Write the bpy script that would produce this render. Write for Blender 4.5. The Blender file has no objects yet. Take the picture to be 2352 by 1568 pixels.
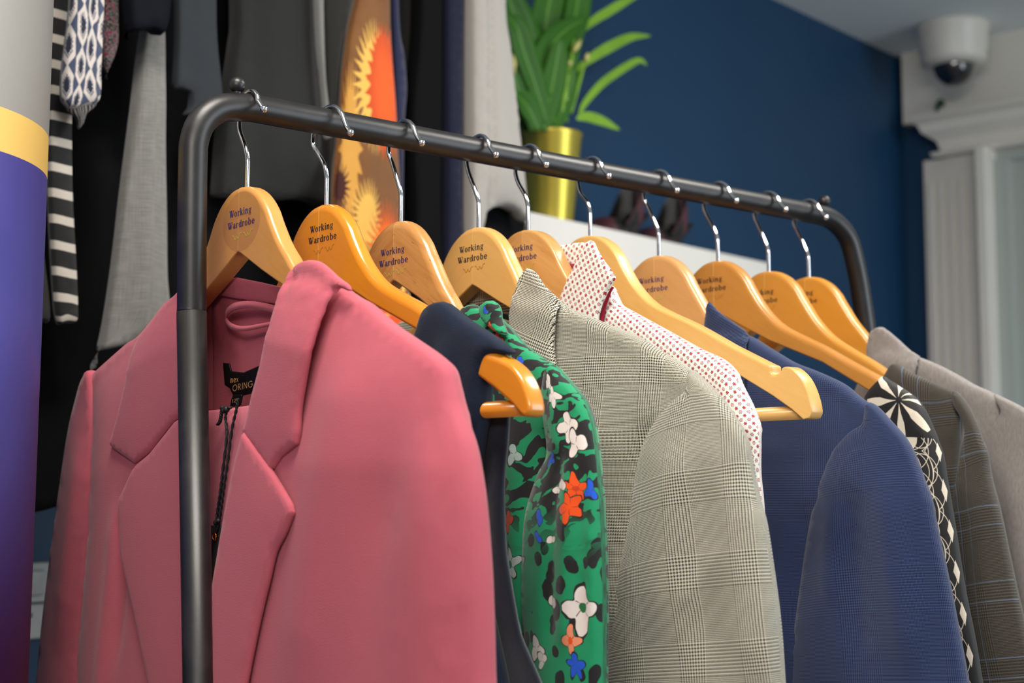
import bpy, bmesh, math, random
import numpy as np
from mathutils import Vector
from mathutils.geometry import delaunay_2d_cdt
random.seed(7); np.random.seed(7)
S = bpy.context.scene
COL = S.collection
PI = math.pi

# ---------------------------------------------------------------- camera, world, lights, exposure
FPX, CX, CY = 3400., 1176., 784.
PITCH = math.atan(341/FPX); HEAD = math.radians(50)
Fh = np.array([-math.sin(HEAD), math.cos(HEAD), 0]); RT = np.array([math.cos(HEAD), math.sin(HEAD), 0]); ZZ = np.array([0, 0, 1.])
FW = Fh*math.cos(PITCH)+ZZ*math.sin(PITCH); UP = -Fh*math.sin(PITCH)+ZZ*math.cos(PITCH)
CAM = np.array([0, 0, 1.4])
cd = bpy.data.cameras.new('camera'); co = bpy.data.objects.new('camera', cd); COL.objects.link(co)
co.location = CAM; co.rotation_euler = (PI/2+PITCH, 0, HEAD)
cd.sensor_width = 36; cd.lens = 36*FPX/2352; cd.clip_start = .05; cd.clip_end = 50
cd.dof.use_dof = True; cd.dof.focus_distance = 1.0; cd.dof.aperture_fstop = 7.5
S.camera = co
S.view_settings.view_transform = 'Standard'; S.view_settings.look = 'None'
S.view_settings.gamma = 1; S.view_settings.exposure = 0.0; S.view_settings.use_curve_mapping = False
W = bpy.data.worlds.new('world'); S.world = W; W.use_nodes = True
W.node_tree.nodes['Background'].inputs[0].default_value = (.86, .93, 1, 1)
W.node_tree.nodes['Background'].inputs[1].default_value = .38
def area(name, loc, target, sx, sy, power, color):
    l = bpy.data.lights.new(name, 'AREA'); l.shape = 'RECTANGLE'; l.size = sx; l.size_y = sy
    l.energy = power; l.color = color
    o = bpy.data.objects.new(name, l); COL.objects.link(o); o.location = loc
    o.rotation_euler = (Vector(target)-Vector(loc)).to_track_quat('-Z', 'Y').to_euler()
    return o
area('ceiling_light', (-.50, .30, 2.33), (-.55, .35, 1.2), .45, .30, 13, (1, .93, .84))
area('ceiling_light', (-.45, 1.45, 2.33), (-.6, 1.35, 1.2), .45, .30, 11, (1, .95, .88))
area('ceiling_light', (.75, -.9, 2.33), (-.2, .5, 1.2), 1.0, .5, 36, (1, .93, .85))
area('window_daylight', (1.3, 2.2, 1.75), (-.7, .9, 1.5), 1.3, 1.5, 30, (.86, .94, 1))

# ---------------------------------------------------------------- projection helpers (pixel -> point on a real plane)
def ray(px, py): return FW+RT*(px-CX)/FPX-UP*(py-CY)/FPX
def at(px, py, d): return CAM+ray(px, py)*d
def hit(px, py, P, N):
    r = ray(px, py); return CAM+r*(((P-CAM)@N)/(r@N))
RAIL = at(706, 272, 1.02)
def proj(p):
    v = np.array(p)-CAM; z = v@FW; return CX+FPX*(v@RT)/z, CY-FPX*(v@UP)/z
def yfor(px):
    lo, hi = RAIL[1]-1, RAIL[1]+3
    for _ in range(50):
        m = (lo+hi)/2
        if proj([RAIL[0], m, RAIL[2]])[0] < px: lo = m
        else: hi = m
    return lo
HCOV = .0082                                    # cloth half thickness over a hanger arm
class Frame:                                   # origin, width axis, up, outward normal
    def __init__(s, O, ux, n): s.O = np.array(O, float); s.ux = np.array(ux, float); s.n = np.array(n, float)
    def loc(s, pts, off=0):                    # pixels -> (u,z) on plane at offset
        out = []
        for p in pts:
            q = hit(p[0], p[1], s.O+s.n*off, s.n)-s.O
            out.append((q@s.ux, q[2]))
        return np.array(out)
    def world(s, u, z, d): return s.O+s.ux*u+ZZ*z+s.n*d

# ---------------------------------------------------------------- object helpers
def link(o, parent=None):
    COL.objects.link(o)
    if parent is not None: o.parent = parent
    return o
def mesh_obj(name, verts, faces, mat, parent=None, smooth=True, uv=None, origin=None):
    me = bpy.data.meshes.new(name)
    o0 = np.array(parent['_o'] if parent is not None and '_o' in parent else (origin if origin is not None else (0, 0, 0)), float)
    me.from_pydata([tuple(np.array(v)-o0) for v in verts], [], faces); me.update()
    if smooth: me.polygons.foreach_set('use_smooth', [True]*len(me.polygons))
    if uv is not None:
        l = me.uv_layers.new(name='UVMap'); idx = np.zeros(len(me.loops), int); me.loops.foreach_get('vertex_index', idx)
        l.data.foreach_set('uv', np.array(uv, float)[idx].ravel())
    if mat is not None: me.materials.append(mat)
    o = bpy.data.objects.new(name, me)
    if parent is None: o.location = o0
    o['_o'] = [float(v) for v in o0]
    return link(o, parent)
def tag(o, label, cat, group=None):
    o['label'] = label; o['category'] = cat
    if group: o['group'] = group
    return o
def thing(name, loc, label, cat, group=None):
    e = bpy.data.objects.new(name, None); e.empty_display_size = .02; COL.objects.link(e)
    e.location = tuple(loc); e['_o'] = [float(v) for v in loc]
    return tag(e, label, cat, group)
def struct(o): o['kind'] = 'structure'; return o
def solidify(o, t, off=-1):
    m = o.modifiers.new('thick', 'SOLIDIFY'); m.thickness = t; m.offset = off; return o
def bevel(o, w, seg=2):
    m = o.modifiers.new('bev', 'BEVEL'); m.width = w; m.segments = seg; m.limit_method = 'ANGLE'; return o
def boxvf(c, sx, sy, sz, ax=(1, 0, 0), ay=(0, 1, 0), az=(0, 0, 1)):
    c = np.array(c, float); ax, ay, az = map(lambda a: np.array(a, float), (ax, ay, az)); v = []
    for i in (-1, 1):
        for j in (-1, 1):
            for k in (-1, 1): v.append(c+ax*i*sx/2+ay*j*sy/2+az*k*sz/2)
    return v, [(0, 1, 3, 2), (4, 6, 7, 5), (0, 4, 5, 1), (2, 3, 7, 6), (0, 2, 6, 4), (1, 5, 7, 3)]
def merge(parts):
    V, Fc = [], []
    for v, f in parts:
        b = len(V); V += list(v); Fc += [tuple(i+b for i in q) for q in f]
    return V, Fc
def catmull(P, n=8, closed=False):
    P = [np.array(p, float) for p in P]; out = []; N = len(P)
    rng = range(N if closed else N-1)
    for i in rng:
        p1, p2 = P[i], P[(i+1) % N]
        p0 = P[i-1] if (closed or i > 0) else 2*p1-p2
        p3 = P[(i+2) % N] if (closed or i+2 < N) else 2*p2-p1
        for k in range(n):
            t = k/n
            out.append(.5*((2*p1)+(-p0+p2)*t+(2*p0-5*p1+4*p2-p3)*t*t+(-p0+3*p1-3*p2+p3)*t**3))
    if not closed: out.append(P[-1])
    return np.array(out)
def tube(path, rad, seg=16, caps=True, twist=0):
    path = np.array(path, float); n = len(path); R = np.full(n, rad) if np.isscalar(rad) else np.array(rad)
    T = np.gradient(path, axis=0); T /= np.linalg.norm(T, axis=1)[:, None]
    a = np.array([0, 0, 1.]) if abs(T[0][2]) < .9 else np.array([1., 0, 0])
    N = np.cross(T[0], a); N /= np.linalg.norm(N); V = []; Fc = []
    for i in range(n):
        N = N-T[i]*(N@T[i]); N /= np.linalg.norm(N); B = np.cross(T[i], N)
        for k in range(seg):
            t = 2*PI*k/seg; V.append(path[i]+(N*math.cos(t)+B*math.sin(t))*R[i])
    for i in range(n-1):
        for k in range(seg):
            a0 = i*seg+k; b0 = i*seg+(k+1) % seg; Fc.append((a0, b0, b0+seg, a0+seg))
    if caps:
        Fc.append(tuple(range(seg))[::-1]); Fc.append(tuple((n-1)*seg+k for k in range(seg)))
    return V, Fc
def lathe(prof, c, seg=40, ax=(0, 0, 1)):
    c = np.array(c, float); ax = np.array(ax, float); a = np.array([1., 0, 0]) if abs(ax[0]) < .9 else np.array([0, 1., 0])
    N = np.cross(ax, a); N /= np.linalg.norm(N); B = np.cross(ax, N); V = []; Fc = []
    for r, h in prof:
        for k in range(seg):
            t = 2*PI*k/seg; V.append(c+ax*h+(N*math.cos(t)+B*math.sin(t))*r)
    for i in range(len(prof)-1):
        for k in range(seg):
            a0 = i*seg+k; b0 = i*seg+(k+1) % seg; Fc.append((a0, b0, b0+seg, a0+seg))
    return V, Fc
def ball(c, r, seg=20):
    return lathe([(r*math.sin(PI*i/12)+1e-5, -r*math.cos(PI*i/12)) for i in range(13)], c, seg)

# ---------------------------------------------------------------- node expression helper
class X:
    def __init__(s, nt, k): s.nt = nt; s.k = k
    def _m(s, op, *a):
        n = s.nt.nodes.new('ShaderNodeMath'); n.operation = op
        for i, v in enumerate(a):
            if isinstance(v, X): s.nt.links.new(v.k, n.inputs[i])
            else: n.inputs[i].default_value = float(v)
        return X(s.nt, n.outputs[0])
    def __add__(s, o): return s._m('ADD', s, o)
    __radd__ = __add__
    def __sub__(s, o): return s._m('SUBTRACT', s, o)
    def __rsub__(s, o): return s._m('SUBTRACT', o, s)
    def __mul__(s, o): return s._m('MULTIPLY', s, o)
    __rmul__ = __mul__
    def __truediv__(s, o): return s._m('DIVIDE', s, o)
    def __lt__(s, o): return s._m('LESS_THAN', s, o)
    def __gt__(s, o): return s._m('GREATER_THAN', s, o)
    def floor(s): return s._m('FLOOR', s)
    def mod(s, o): return s._m('FLOORED_MODULO', s, o)
    def abs(s): return s._m('ABSOLUTE', s)
    def sin(s): return s._m('SINE', s)
    def cos(s): return s._m('COSINE', s)
    def sqrt(s): return s._m('SQRT', s)
    def max(s, o): return s._m('MAXIMUM', s, o)
    def min(s, o): return s._m('MINIMUM', s, o)
    def atan2(s, o): return s._m('ARCTAN2', s, o)
    def pow(s, o): return s._m('POWER', s, o)
    def step(s, lo, hi):
        n = s.nt.nodes.new('ShaderNodeMapRange'); n.interpolation_type = 'SMOOTHSTEP'; s.nt.links.new(s.k, n.inputs[0])
        n.inputs[1].default_value = lo; n.inputs[2].default_value = hi; n.inputs[3].default_value = 0; n.inputs[4].default_value = 1
        return X(s.nt, n.outputs[0])
def hyp(a, b): return (a*a+b*b).sqrt()
def srgb(c):
    c = [x/255 for x in c]; return tuple((x/12.92 if x <= .04045 else ((x+.055)/1.055)**2.4) for x in c)+(1,)
class M:                                       # material builder
    def __init__(s, name, rough=.7, metal=0, sheen=0, coat=0, spec=.5):
        m = bpy.data.materials.new(name); m.use_nodes = True; s.m = m; s.nt = m.node_tree
        s.b = s.nt.nodes['Principled BSDF']; s.b.inputs['Roughness'].default_value = rough; s.b.inputs['Metallic'].default_value = metal
        s.b.inputs['Sheen Weight'].default_value = sheen; s.b.inputs['Sheen Roughness'].default_value = .5
        s.b.inputs['Coat Weight'].default_value = coat; s.b.inputs['Specular IOR Level'].default_value = spec
    def uv(s):
        t = s.nt.nodes.new('ShaderNodeTexCoord'); p = s.nt.nodes.new('ShaderNodeSeparateXYZ'); s.nt.links.new(t.outputs['UV'], p.inputs[0])
        return X(s.nt, p.outputs[0]), X(s.nt, p.outputs[1])
    def obj(s):
        t = s.nt.nodes.new('ShaderNodeTexCoord'); p = s.nt.nodes.new('ShaderNodeSeparateXYZ'); s.nt.links.new(t.outputs['Object'], p.inputs[0])
        return [X(s.nt, p.outputs[i]) for i in range(3)]
    def xyz(s, a, b, c=0.):
        n = s.nt.nodes.new('ShaderNodeCombineXYZ')
        for i, v in enumerate((a, b, c)):
            if isinstance(v, X): s.nt.links.new(v.k, n.inputs[i])
            else: n.inputs[i].default_value = v
        return n.outputs[0]
    def noise(s, vec, scale, detail=2, rough=.5, dist=0):
        n = s.nt.nodes.new('ShaderNodeTexNoise'); s.nt.links.new(vec, n.inputs['Vector']); n.inputs['Scale'].default_value = scale
        n.inputs['Detail'].default_value = detail; n.inputs['Roughness'].default_value = rough; n.inputs['Distortion'].default_value = dist
        return X(s.nt, n.outputs[0])
    def voro(s, vec, scale, feat='F1', rnd=1):
        n = s.nt.nodes.new('ShaderNodeTexVoronoi'); s.nt.links.new(vec, n.inputs['Vector']); n.inputs['Scale'].default_value = scale
        n.feature = feat; n.inputs['Randomness'].default_value = rnd; return X(s.nt, n.outputs[0])
    def mix(s, f, a, b):
        n = s.nt.nodes.new('ShaderNodeMix'); n.data_type = 'RGBA'
        if isinstance(f, X): s.nt.links.new(f.k, n.inputs[0])
        else: n.inputs[0].default_value = f
        for i, v in ((6, a), (7, b)):
            if isinstance(v, tuple): n.inputs[i].default_value = v
            else: s.nt.links.new(v, n.inputs[i])
        return n.outputs[2]
    def color(s, c):
        if isinstance(c, tuple): s.b.inputs['Base Color'].default_value = c
        else: s.nt.links.new(c, s.b.inputs['Base Color'])
        return s
    def bump(s, h, strength=.3, dist=.001):
        n = s.nt.nodes.new('ShaderNodeBump'); n.inputs['Strength'].default_value = strength; n.inputs['Distance'].default_value = dist
        s.nt.links.new(h.k, n.inputs['Height']); s.nt.links.new(n.outputs[0], s.b.inputs['Normal']); return s

def cloth(name, rgb, var=.06, sheen=.3, rough=.85, nscale=2500, bump=.25):
    m = M(name, rough, sheen=sheen, spec=.12); u, v = m.uv(); vec = m.xyz(u, v)
    n = m.noise(vec, nscale, 1); c = srgb(rgb); n2 = m.noise(vec, 14, 2)
    f = (n-.5)*2*var+(n2-.5)*var+.5
    m.color(m.mix(f, tuple(x*.75 for x in c[:3])+(1,), tuple(min(1, x*1.25) for x in c[:3])+(1,))).bump(n, bump, .0004)
    return m.m
def plain(name, rgb, rough=.5, metal=0, coat=0, var=.0, scale=20, spec=.5):
    m = M(name, rough, metal, coat=coat, spec=spec); c = srgb(rgb); o = m.obj()
    n = m.noise(m.xyz(*o), scale, 2); k = max(var, .02)
    m.color(m.mix(n, tuple(x*(1-k) for x in c[:3])+(1,), tuple(min(1, x*(1+k)) for x in c[:3])+(1,))); return m.m

def weave(name, p, light, dark, blocks, tint=None, rough=.9, over=None, sheen=.2, ang=0, mix2=None):
    """glen check woven thread by thread: p thread pitch, blocks = (threads in 4/4 band, threads in 2/2 band)"""
    m = M(name, rough, sheen=sheen, spec=.2); u, v = m.uv()
    wv = m.noise(m.xyz(u, v), 25, 1)
    if ang:
        c, s_ = math.cos(ang), math.sin(ang); u, v = u*c-v*s_, u*s_+v*c
    i = ((u+50)/p).floor(); j = ((v+50)/p).floor(); B = blocks[0]+blocks[1]
    def dark_thread(k):
        a = (k.mod(8) < 3.5); b = (k.mod(4) < 1.5); inA = k.mod(B) < blocks[0]
        return inA*a+(1-inA)*b
    wd, fd = dark_thread(i), dark_thread(j)
    top = (i+j).mod(4) < 1.5
    d = top*wd+(1-top)*fd
    col = m.mix(d, srgb(light), srgb(dark))
    if over:                                   # overcheck: thin coloured lines
        rgb, per, wid = over
        ln = ((u+50).mod(per) < wid).max((v+50).mod(per) < wid).max((u+50.0145).mod(per) < wid).max((v+50.0145).mod(per) < wid)
        col = m.mix(ln*(.35+.65*d)*.8, col, srgb(rgb))
    fu = ((u+50)/p).mod(1)-.5; fv = ((v+50)/p).mod(1)-.5
    h = 1-(fu*fu+fv*fv)*2
    m.color(col).bump(h+wv*.1, .35, p*.5)
    return m.m

# ---------------------------------------------------------------- inflated cloth pieces
def densify(P, op, h):
    Q, O = [], []
    for i in range(len(P)):
        a, b = P[i], P[(i+1) % len(P)]; L = np.linalg.norm(b-a); n = max(1, int(math.ceil(L/h)))
        for k in range(n): Q.append(a+(b-a)*k/n); O.append(op[i])
    return np.array(Q), np.array(O)
def inside(pts, P):
    x, y = pts[:, 0], pts[:, 1]; r = np.zeros(len(pts), bool); n = len(P); j = n-1
    for i in range(n):
        xi, yi = P[i]; xj, yj = P[j]
        c = ((yi > y) != (yj > y)); 
        if yi != yj: r ^= c & (x < (xj-xi)*(y-yi)/(yj-yi)+xi)
        j = i
    return r
def dist_seg(pts, A, B):
    d = np.full(len(pts), 1e9)
    for a, b in zip(A, B):
        ab = b-a; L = ab@ab+1e-12; t = np.clip(((pts-a)@ab)/L, 0, 1); d = np.minimum(d, np.linalg.norm(pts-(a+t[:, None]*ab), axis=1))
    return d
def T_is_big(T): return callable(T) or T > .006
def piece(fr, name, px, mat, parent=None, off=0, T=.02, L=.012, Tb=None, open_=(), smoothk=None, h=.006, folds=(), base=None,
          thick=.0012, uvrot=0, uvoff=(0, 0), local=None, ripple=0, foff=None, wave=None, inset=None, shoulder=False):
    """cloth piece from an outline (pixels on the piece's own plane). T front bulge, Tb back bulge (None = single sheet)."""
    P = fr.loc(px, off) if local is None else np.array(local, float)
    n = len(P); op = [False]*n
    for i in open_: op[i % n] = True
    if smoothk:                                # smooth closed runs of the outline
        Q = []; O = []
        for i in range(n):
            p0, p1, p2, p3 = P[i-1], P[i], P[(i+1) % n], P[(i+2) % n]
            s0 = i in smoothk; s1 = (i+1) % n in smoothk
            m1 = (p2-p0)/2 if s0 else (p2-p1); m2 = (p3-p1)/2 if s1 else (p2-p1)
            for k in range(5):
                t = k/5; Q.append((2*t**3-3*t*t+1)*p1+(t**3-2*t*t+t)*m1+(-2*t**3+3*t*t)*p2+(t**3-t*t)*m2); O.append(op[i])
        P = np.array(Q); op = O
    P, op = densify(P, op, h*.8); nb = len(P)
    if (np.sum(P[:, 0]*np.roll(P[:, 1], -1)-np.roll(P[:, 0], -1)*P[:, 1])) < 0:
        P = P[::-1]; op = np.roll(op[::-1], -1)
    tn = np.roll(P, -1, axis=0)-np.roll(P, 1, axis=0); tn /= np.linalg.norm(tn, axis=1)[:, None]+1e-12; nn = np.stack([-tn[:, 1], tn[:, 0]], 1)
    if inset:                                  # rounded edges swell past the outline: pull the outline in by that much
        r_ = 1.5*L*.643; ex = [(math.sqrt(r_*r_+(t*.766)**2)-r_)/.643 for t in inset]
        for _ in range(6): nn = (nn+np.roll(nn, 1, axis=0)+np.roll(nn, -1, axis=0))/3
        sg = np.clip(nn[:, 0]*2.2, -1, 1); P = P+np.stack([np.where(sg > 0, sg*ex[0], sg*ex[1]), 0*sg], 1)   # nn points inward
    A = P; B = np.roll(P, -1, axis=0); cl = ~np.array(op)
    lo, hi = P.min(0), P.max(0)
    g = [(x+(random.random()-.5)*h*.3+(.5*h if (iy % 2) else 0), y+(random.random()-.5)*h*.3)
         for iy, y in enumerate(np.arange(lo[1]+h*.5, hi[1], h*.87)) for x in np.arange(lo[0]+h*.3, hi[0], h)]
    g = np.array(g); g = g[inside(g, P)]
    g = g[dist_seg(g, A, B) > h*.75] if len(g) else g.reshape(0, 2)
    tn = np.roll(P, -1, axis=0)-np.roll(P, 1, axis=0); tn /= np.linalg.norm(tn, axis=1)[:, None]+1e-12; nn = np.stack([-tn[:, 1], tn[:, 0]], 1)
    rings = []
    for e in (.0007, .0022):
        r = P+nn*e; r = r[inside(r, P)]; r = r[dist_seg(r, A, B) > e*.85]; rings.append(r)
    pts = np.concatenate([P]+rings+[g])
    vs, es, fs, ov, oe, of = delaunay_2d_cdt([Vector(p) for p in pts], [(i, (i+1) % nb) for i in range(nb)], [], 1, 1e-6)
    V = np.array([(v[0], v[1]) for v in vs]); Fc = [tuple(f) for f in fs]
    d = dist_seg(V, A[cl], B[cl]) if cl.any() else np.full(len(V), 1e3)
    d[d < 1e-5] = 0
    H = 1-np.exp(-d/L)
    E = np.array([(a, b) for f in Fc for a, b in zip(f, f[1:]+f[:1])]); w = np.clip((d-.003)/.01, 0, 1)
    for _ in range(25):
        sm = np.zeros(len(V)); ct = np.zeros(len(V)); np.add.at(sm, E[:, 0], H[E[:, 1]]); np.add.at(ct, E[:, 0], 1)
        H = H*(1-w)+w*(sm/np.maximum(ct, 1))
    Hs = np.sqrt(np.clip(H, 0, 1)); edge = 1-np.exp(-d/.006)
    Tf = T(V[:, 0], V[:, 1]) if callable(T) else T
    D = Tf*Hs; FD = np.zeros(len(V))
    for f in folds:                            # (pixel polyline, amplitude, width[, fade])
        fp = fr.loc(f[0], off if foff is None else foff) if not (len(f) > 4 and f[4]) else np.array(f[0], float)
        if len(fp) > 2: fp = catmull(fp, 5)
        best = np.full(len(V), 1e9); tt = np.zeros(len(V)); m = len(fp)-1
        for k in range(m):
            a, b = fp[k], fp[k+1]; ab = b-a; t = np.clip(((V-a)@ab)/(ab@ab+1e-12), 0, 1); q = np.linalg.norm(V-(a+t[:, None]*ab), axis=1)
            c = q < best; best[c] = q[c]; tt[c] = (k+t[c])/m
        fade = f[3] if len(f) > 3 and f[3] is not None else .2
        fa = np.clip(tt/fade, 0, 1)*np.clip((1-tt)/fade, 0, 1) if fade > 0 else 1
        FD += f[1]*np.exp(-(best/f[2])**2)*fa
    if ripple: FD += ripple*(np.sin(V[:, 0]*38+V[:, 1]*5+np.sin(V[:, 1]*9)*1.2)+.5*np.sin(V[:, 0]*71-V[:, 1]*7+1))
    if wave is not None: FD += wave(V[:, 0], V[:, 1])
    D = D+FD*edge
    cov = HCOV*np.sqrt(np.clip(d/.0035, 0, 1)) if shoulder else None
    if shoulder: cov = cov*np.clip((V[:, 1]+.235)/.02, 0, 1); D = np.maximum(D, cov-off)
    if base is not None: D = D+base(V)
    c, s_ = math.cos(uvrot), math.sin(uvrot)
    ex_u = np.zeros(len(V)); ex_v = np.zeros(len(V))
    if cl.any() and T_is_big(T):               # cloth runs on around the rounded edge: keep the weave unstretched there
        Ac, Bc = A[cl], B[cl]; mid = (Ac+Bc)/2; dn = Bc-Ac; dn /= np.linalg.norm(dn, axis=1)[:, None]+1e-12; on_ = np.stack([dn[:, 1], -dn[:, 0]], 1)
        for i0 in range(0, len(V), 500):
            k = ((V[i0:i0+500, None, :]-mid[None])**2).sum(2); w_ = 1/(k+2e-6)**2; w_ /= w_.sum(1)[:, None]; nv = w_@on_; e_ = (Tf[i0:i0+500] if np.ndim(Tf) else Tf)*(1-Hs[i0:i0+500])
            ex_u[i0:i0+500] = nv[:, 0]*e_; ex_v[i0:i0+500] = nv[:, 1]*e_
    U0, V0 = V[:, 0]+ex_u, V[:, 1]+ex_v
    UV = np.stack([U0*c-V0*s_+uvoff[0], U0*s_+V0*c+uvoff[1]], 1)
    W3 = [fr.world(p[0], p[1], off+dd) for p, dd in zip(V, D)]
    # orientation: outward normal
    a, b, c3 = (np.array(W3[i]) for i in Fc[0]); flip = (np.cross(b-a, c3-a)@fr.n) < 0
    F1 = [f[::-1] if flip else f for f in Fc]
    if Tb is not None:
        bd = d <= 1e-5; mp = {}; W4 = list(W3); UV2 = list(UV)
        Tbv = Tb(V[:, 0], V[:, 1]) if callable(Tb) else Tb
        Db = -Tbv*Hs+(FD*edge*-.5)
        if shoulder: Db = np.minimum(Db, -cov-off)
        for i in range(len(V)):
            if bd[i] and cl.any(): mp[i] = i
            else: mp[i] = len(W4); W4.append(fr.world(V[i][0], V[i][1], off+min(Db[i], D[i]-.002))); UV2.append(UV[i]+[.5, .31])
        F2 = [tuple(mp[i] for i in f[::-1]) for f in F1]
        o = mesh_obj(name, W4, F1+F2, mat, parent, uv=UV2)
    else:
        o = mesh_obj(name, W3, F1, mat, parent, uv=UV)
        if thick: solidify(o, thick)
    interp_V, interp_D = V, D
    def height(q, V=interp_V, D=interp_D):     # sample the surface height of this piece at other points
        q = np.array(q); out = np.zeros(len(q))
        for i0 in range(0, len(q), 400):
            dd = ((q[i0:i0+400, None, :]-V[None])**2).sum(2); k = np.argpartition(dd, 5, axis=1)[:, :5]
            w_ = 1/(np.take_along_axis(dd, k, 1)+1e-7); out[i0:i0+400] = (D[k]*w_).sum(1)/w_.sum(1)
        return out+off
    o_h = height
    return o, o_h
def drape(fr, px, hf, clear):                  # outline on top of a surface: where the surface really shows at these pixels
    o = np.full(len(px), .01)
    for _ in range(7):
        P = np.array([fr.loc([p], oo)[0] for p, oo in zip(px, o)]); o = .5*o+.5*(hf(P)+clear)
    return P

# ---------------------------------------------------------------- materials of the setting
m_blue = M('painted_blue_wall', .55); o_ = m_blue.obj(); n_ = m_blue.noise(m_blue.xyz(*o_), 260, 3); n2_ = m_blue.noise(m_blue.xyz(*o_), 2.5, 2)
m_blue.color(m_blue.mix(n2_, srgb((8, 54, 88)), srgb((11, 60, 96)))).bump(n_, .15, .001); m_blue = m_blue.m
m_ceil = plain('ceiling_paint', (232, 240, 242), .9)
m_white = plain('white_gloss_paint', (224, 221, 213), .45, var=.03)
m_floor = plain('floor_vinyl', (120, 112, 104), .5, var=.1, scale=3)
m_shelf = plain('white_laminate', (240, 237, 230), .4)

# ---------------------------------------------------------------- room shell
WANG = math.radians(41.5); WD = Fh*math.cos(WANG)+RT*math.sin(WANG); WN = np.array([WD[1], -WD[0], 0])
K = at(2070, 135, 3.3); ZC = K[2]; K0 = np.array([K[0], K[1], 0])
def wallpt(s, t, z): return K0+WD*s+WN*t+ZZ*z        # s along blue wall (negative towards us), t into the room
def slabw(name, s0, s1, t0, t1, z0, z1, mat, parent=None, bev=0):
    c = wallpt((s0+s1)/2, (t0+t1)/2, (z0+z1)/2); v, f = boxvf(c, s1-s0, t1-t0, z1-z0, WD, WN, ZZ)
    o = mesh_obj(name, v, f, mat, parent, smooth=False, origin=c if parent is None else None)
    if bev: bevel(o, bev)
    return o
struct(slabw('wall_left', -4.2, .0, -.1, 0, 0, ZC, m_blue))
struct(slabw('wall_far', 0, .1, -.1, 4.0, 0, ZC, m_blue))
struct(slabw('ceiling', -4.2, .1, -.1, 4.0, ZC, ZC+.1, m_ceil))
struct(slabw('floor', -4.2, .1, -.1, 4.0, -.1, 0, m_floor))
wf = Frame(K0, WN, -WD)                               # far wall plane frame: u = into the room
def fw(px, py, off=0): q = wf.loc([(px, py)], off)[0]; return q
# entablature, pilaster and door frame on the far wall
def farbox(t0, t1, z0, z1, d0, d1): return boxvf(wallpt(-(d0+d1)/2, (t0+t1)/2, (z0+z1)/2), d1-d0, t1-t0, z1-z0, WD, WN, ZZ)
tl = fw(2119, 600, .05)[0]; tr = fw(2262, 600, .05)[0]; zc0 = fw(2110, 365, .06)[1]; zc1 = fw(2080, 268, .09)[1]; tE = 2.2
t_f = fw(2072, 200, .03)[0]
parts = [farbox(t_f, tE, zc1, ZC, 0, .03)]
prof = [(.03, 0), (.085, 0), (.09, -.012), (.075, -.022), (.07, -.04), (.05, -.062), (.045, -.085), (.06, -.09), (.055, -.1), (.03, -.1)]
V = []; Fc = []
tc = fw(2080, 268, .09)[0]
sc = (zc1-zc0)/.1
for t in (0, 1):
    for d, zz in prof:
        tt = (tc+(.09-d)*1.25) if t == 0 else tE
        V.append(wallpt(-d, tt, zc1+zz*sc))
np_ = len(prof)
for i in range(np_-1): Fc.append((i, i+1, np_+i+1, np_+i))
Fc += [tuple(range(np_))[::-1], tuple(range(np_, 2*np_))]
parts.append((V, Fc))
o = mesh_obj('trim_1', *merge(parts), m_white, smooth=False, origin=wallpt(0, 1, zc0)); struct(o)
# fluted pilaster
parts = [farbox(tl, tr, 0, zc0, 0, .035)]
wdt = tr-tl
for k in range(5):
    a = tl+.012+(wdt-.024)*k/5; parts.append(farbox(a, a+(wdt-.024)/5*.62, .12, zc0-.05, .035, .043))
parts += [farbox(tl-.004, tr+.004, 0, .12, 0, .05), farbox(tr, tr+.022, 0, zc0, 0, .085)]
o = mesh_obj('trim_2', *merge(parts), m_white, smooth=False, origin=wallpt(0, tl, 0)); struct(o); bevel(o, .002)
# glazed door beyond the pilaster
dt0 = tr+.022; dz = fw(2300, 372, .02)[1]
m_doorp = plain('grey_door_paint', (168, 176, 172), .45)
dr = mesh_obj('door_1', *merge([farbox(dt0, tE, dz, zc0, 0, .03), farbox(dt0, dt0+.03, 0, dz, 0, .045), farbox(dt0+.03, dt0+.09, .0, dz, 0, .02),
     farbox(dt0+.09, tE-.2, dz-.07, dz, 0, .02), farbox(dt0+.09, tE-.2, 0, .3, 0, .02)]), m_doorp, smooth=False, origin=wallpt(0, dt0, 0)); struct(dr)
g = M('door_glass', .15, spec=.6); g.color(srgb((150, 162, 164))); dr['_o'] = list(map(float, wallpt(0, dt0, 0)))
mesh_obj('glass_pane', *farbox(dt0+.09, tE-.2, .3, dz-.07, .002, .008), g.m, dr, smooth=False)

# small plastic hook and dome camera
hp = hit(2162, 238, wallpt(-.03, 0, 0), WD)
t = thing('wall_hook', hp, 'small dark green hook on the white board under the dome camera', 'hook')
gm = plain('dark_green_plastic', (38, 70, 62), .4)
mesh_obj('hook_plate', *lathe([(0, .0), (.009, 0), (.009, .006), (0, .006)], hp, 16, -WD), gm, t)
mesh_obj('hook_arm', *tube([hp-WD*.005, hp-WD*.018-ZZ*.004, hp-WD*.02-ZZ*.018, hp-WD*.028-ZZ*.014], .004, 8), gm, t)
cp = hit(2188, 60, np.array([0, 0, ZC]), ZZ); rr = .066
t = thing('dome_camera', cp, 'white dome security camera on the ceiling above the door frame', 'camera')
m_cam = plain('white_camera_plastic', (214, 212, 203), .4)
mesh_obj('housing', *lathe([(0, 0), (rr*1.12, 0), (rr*1.12, -.01), (rr*1.07, -.016), (rr*1.05, -.05), (rr, -.058), (rr*1.0, -.072), (rr*.96, -.08), (rr*.7, -.086), (0, -.086)], cp, 48), m_cam, t)
dg = plain('dark_dome_glass', (16, 20, 30), .08, coat=1)
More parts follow.
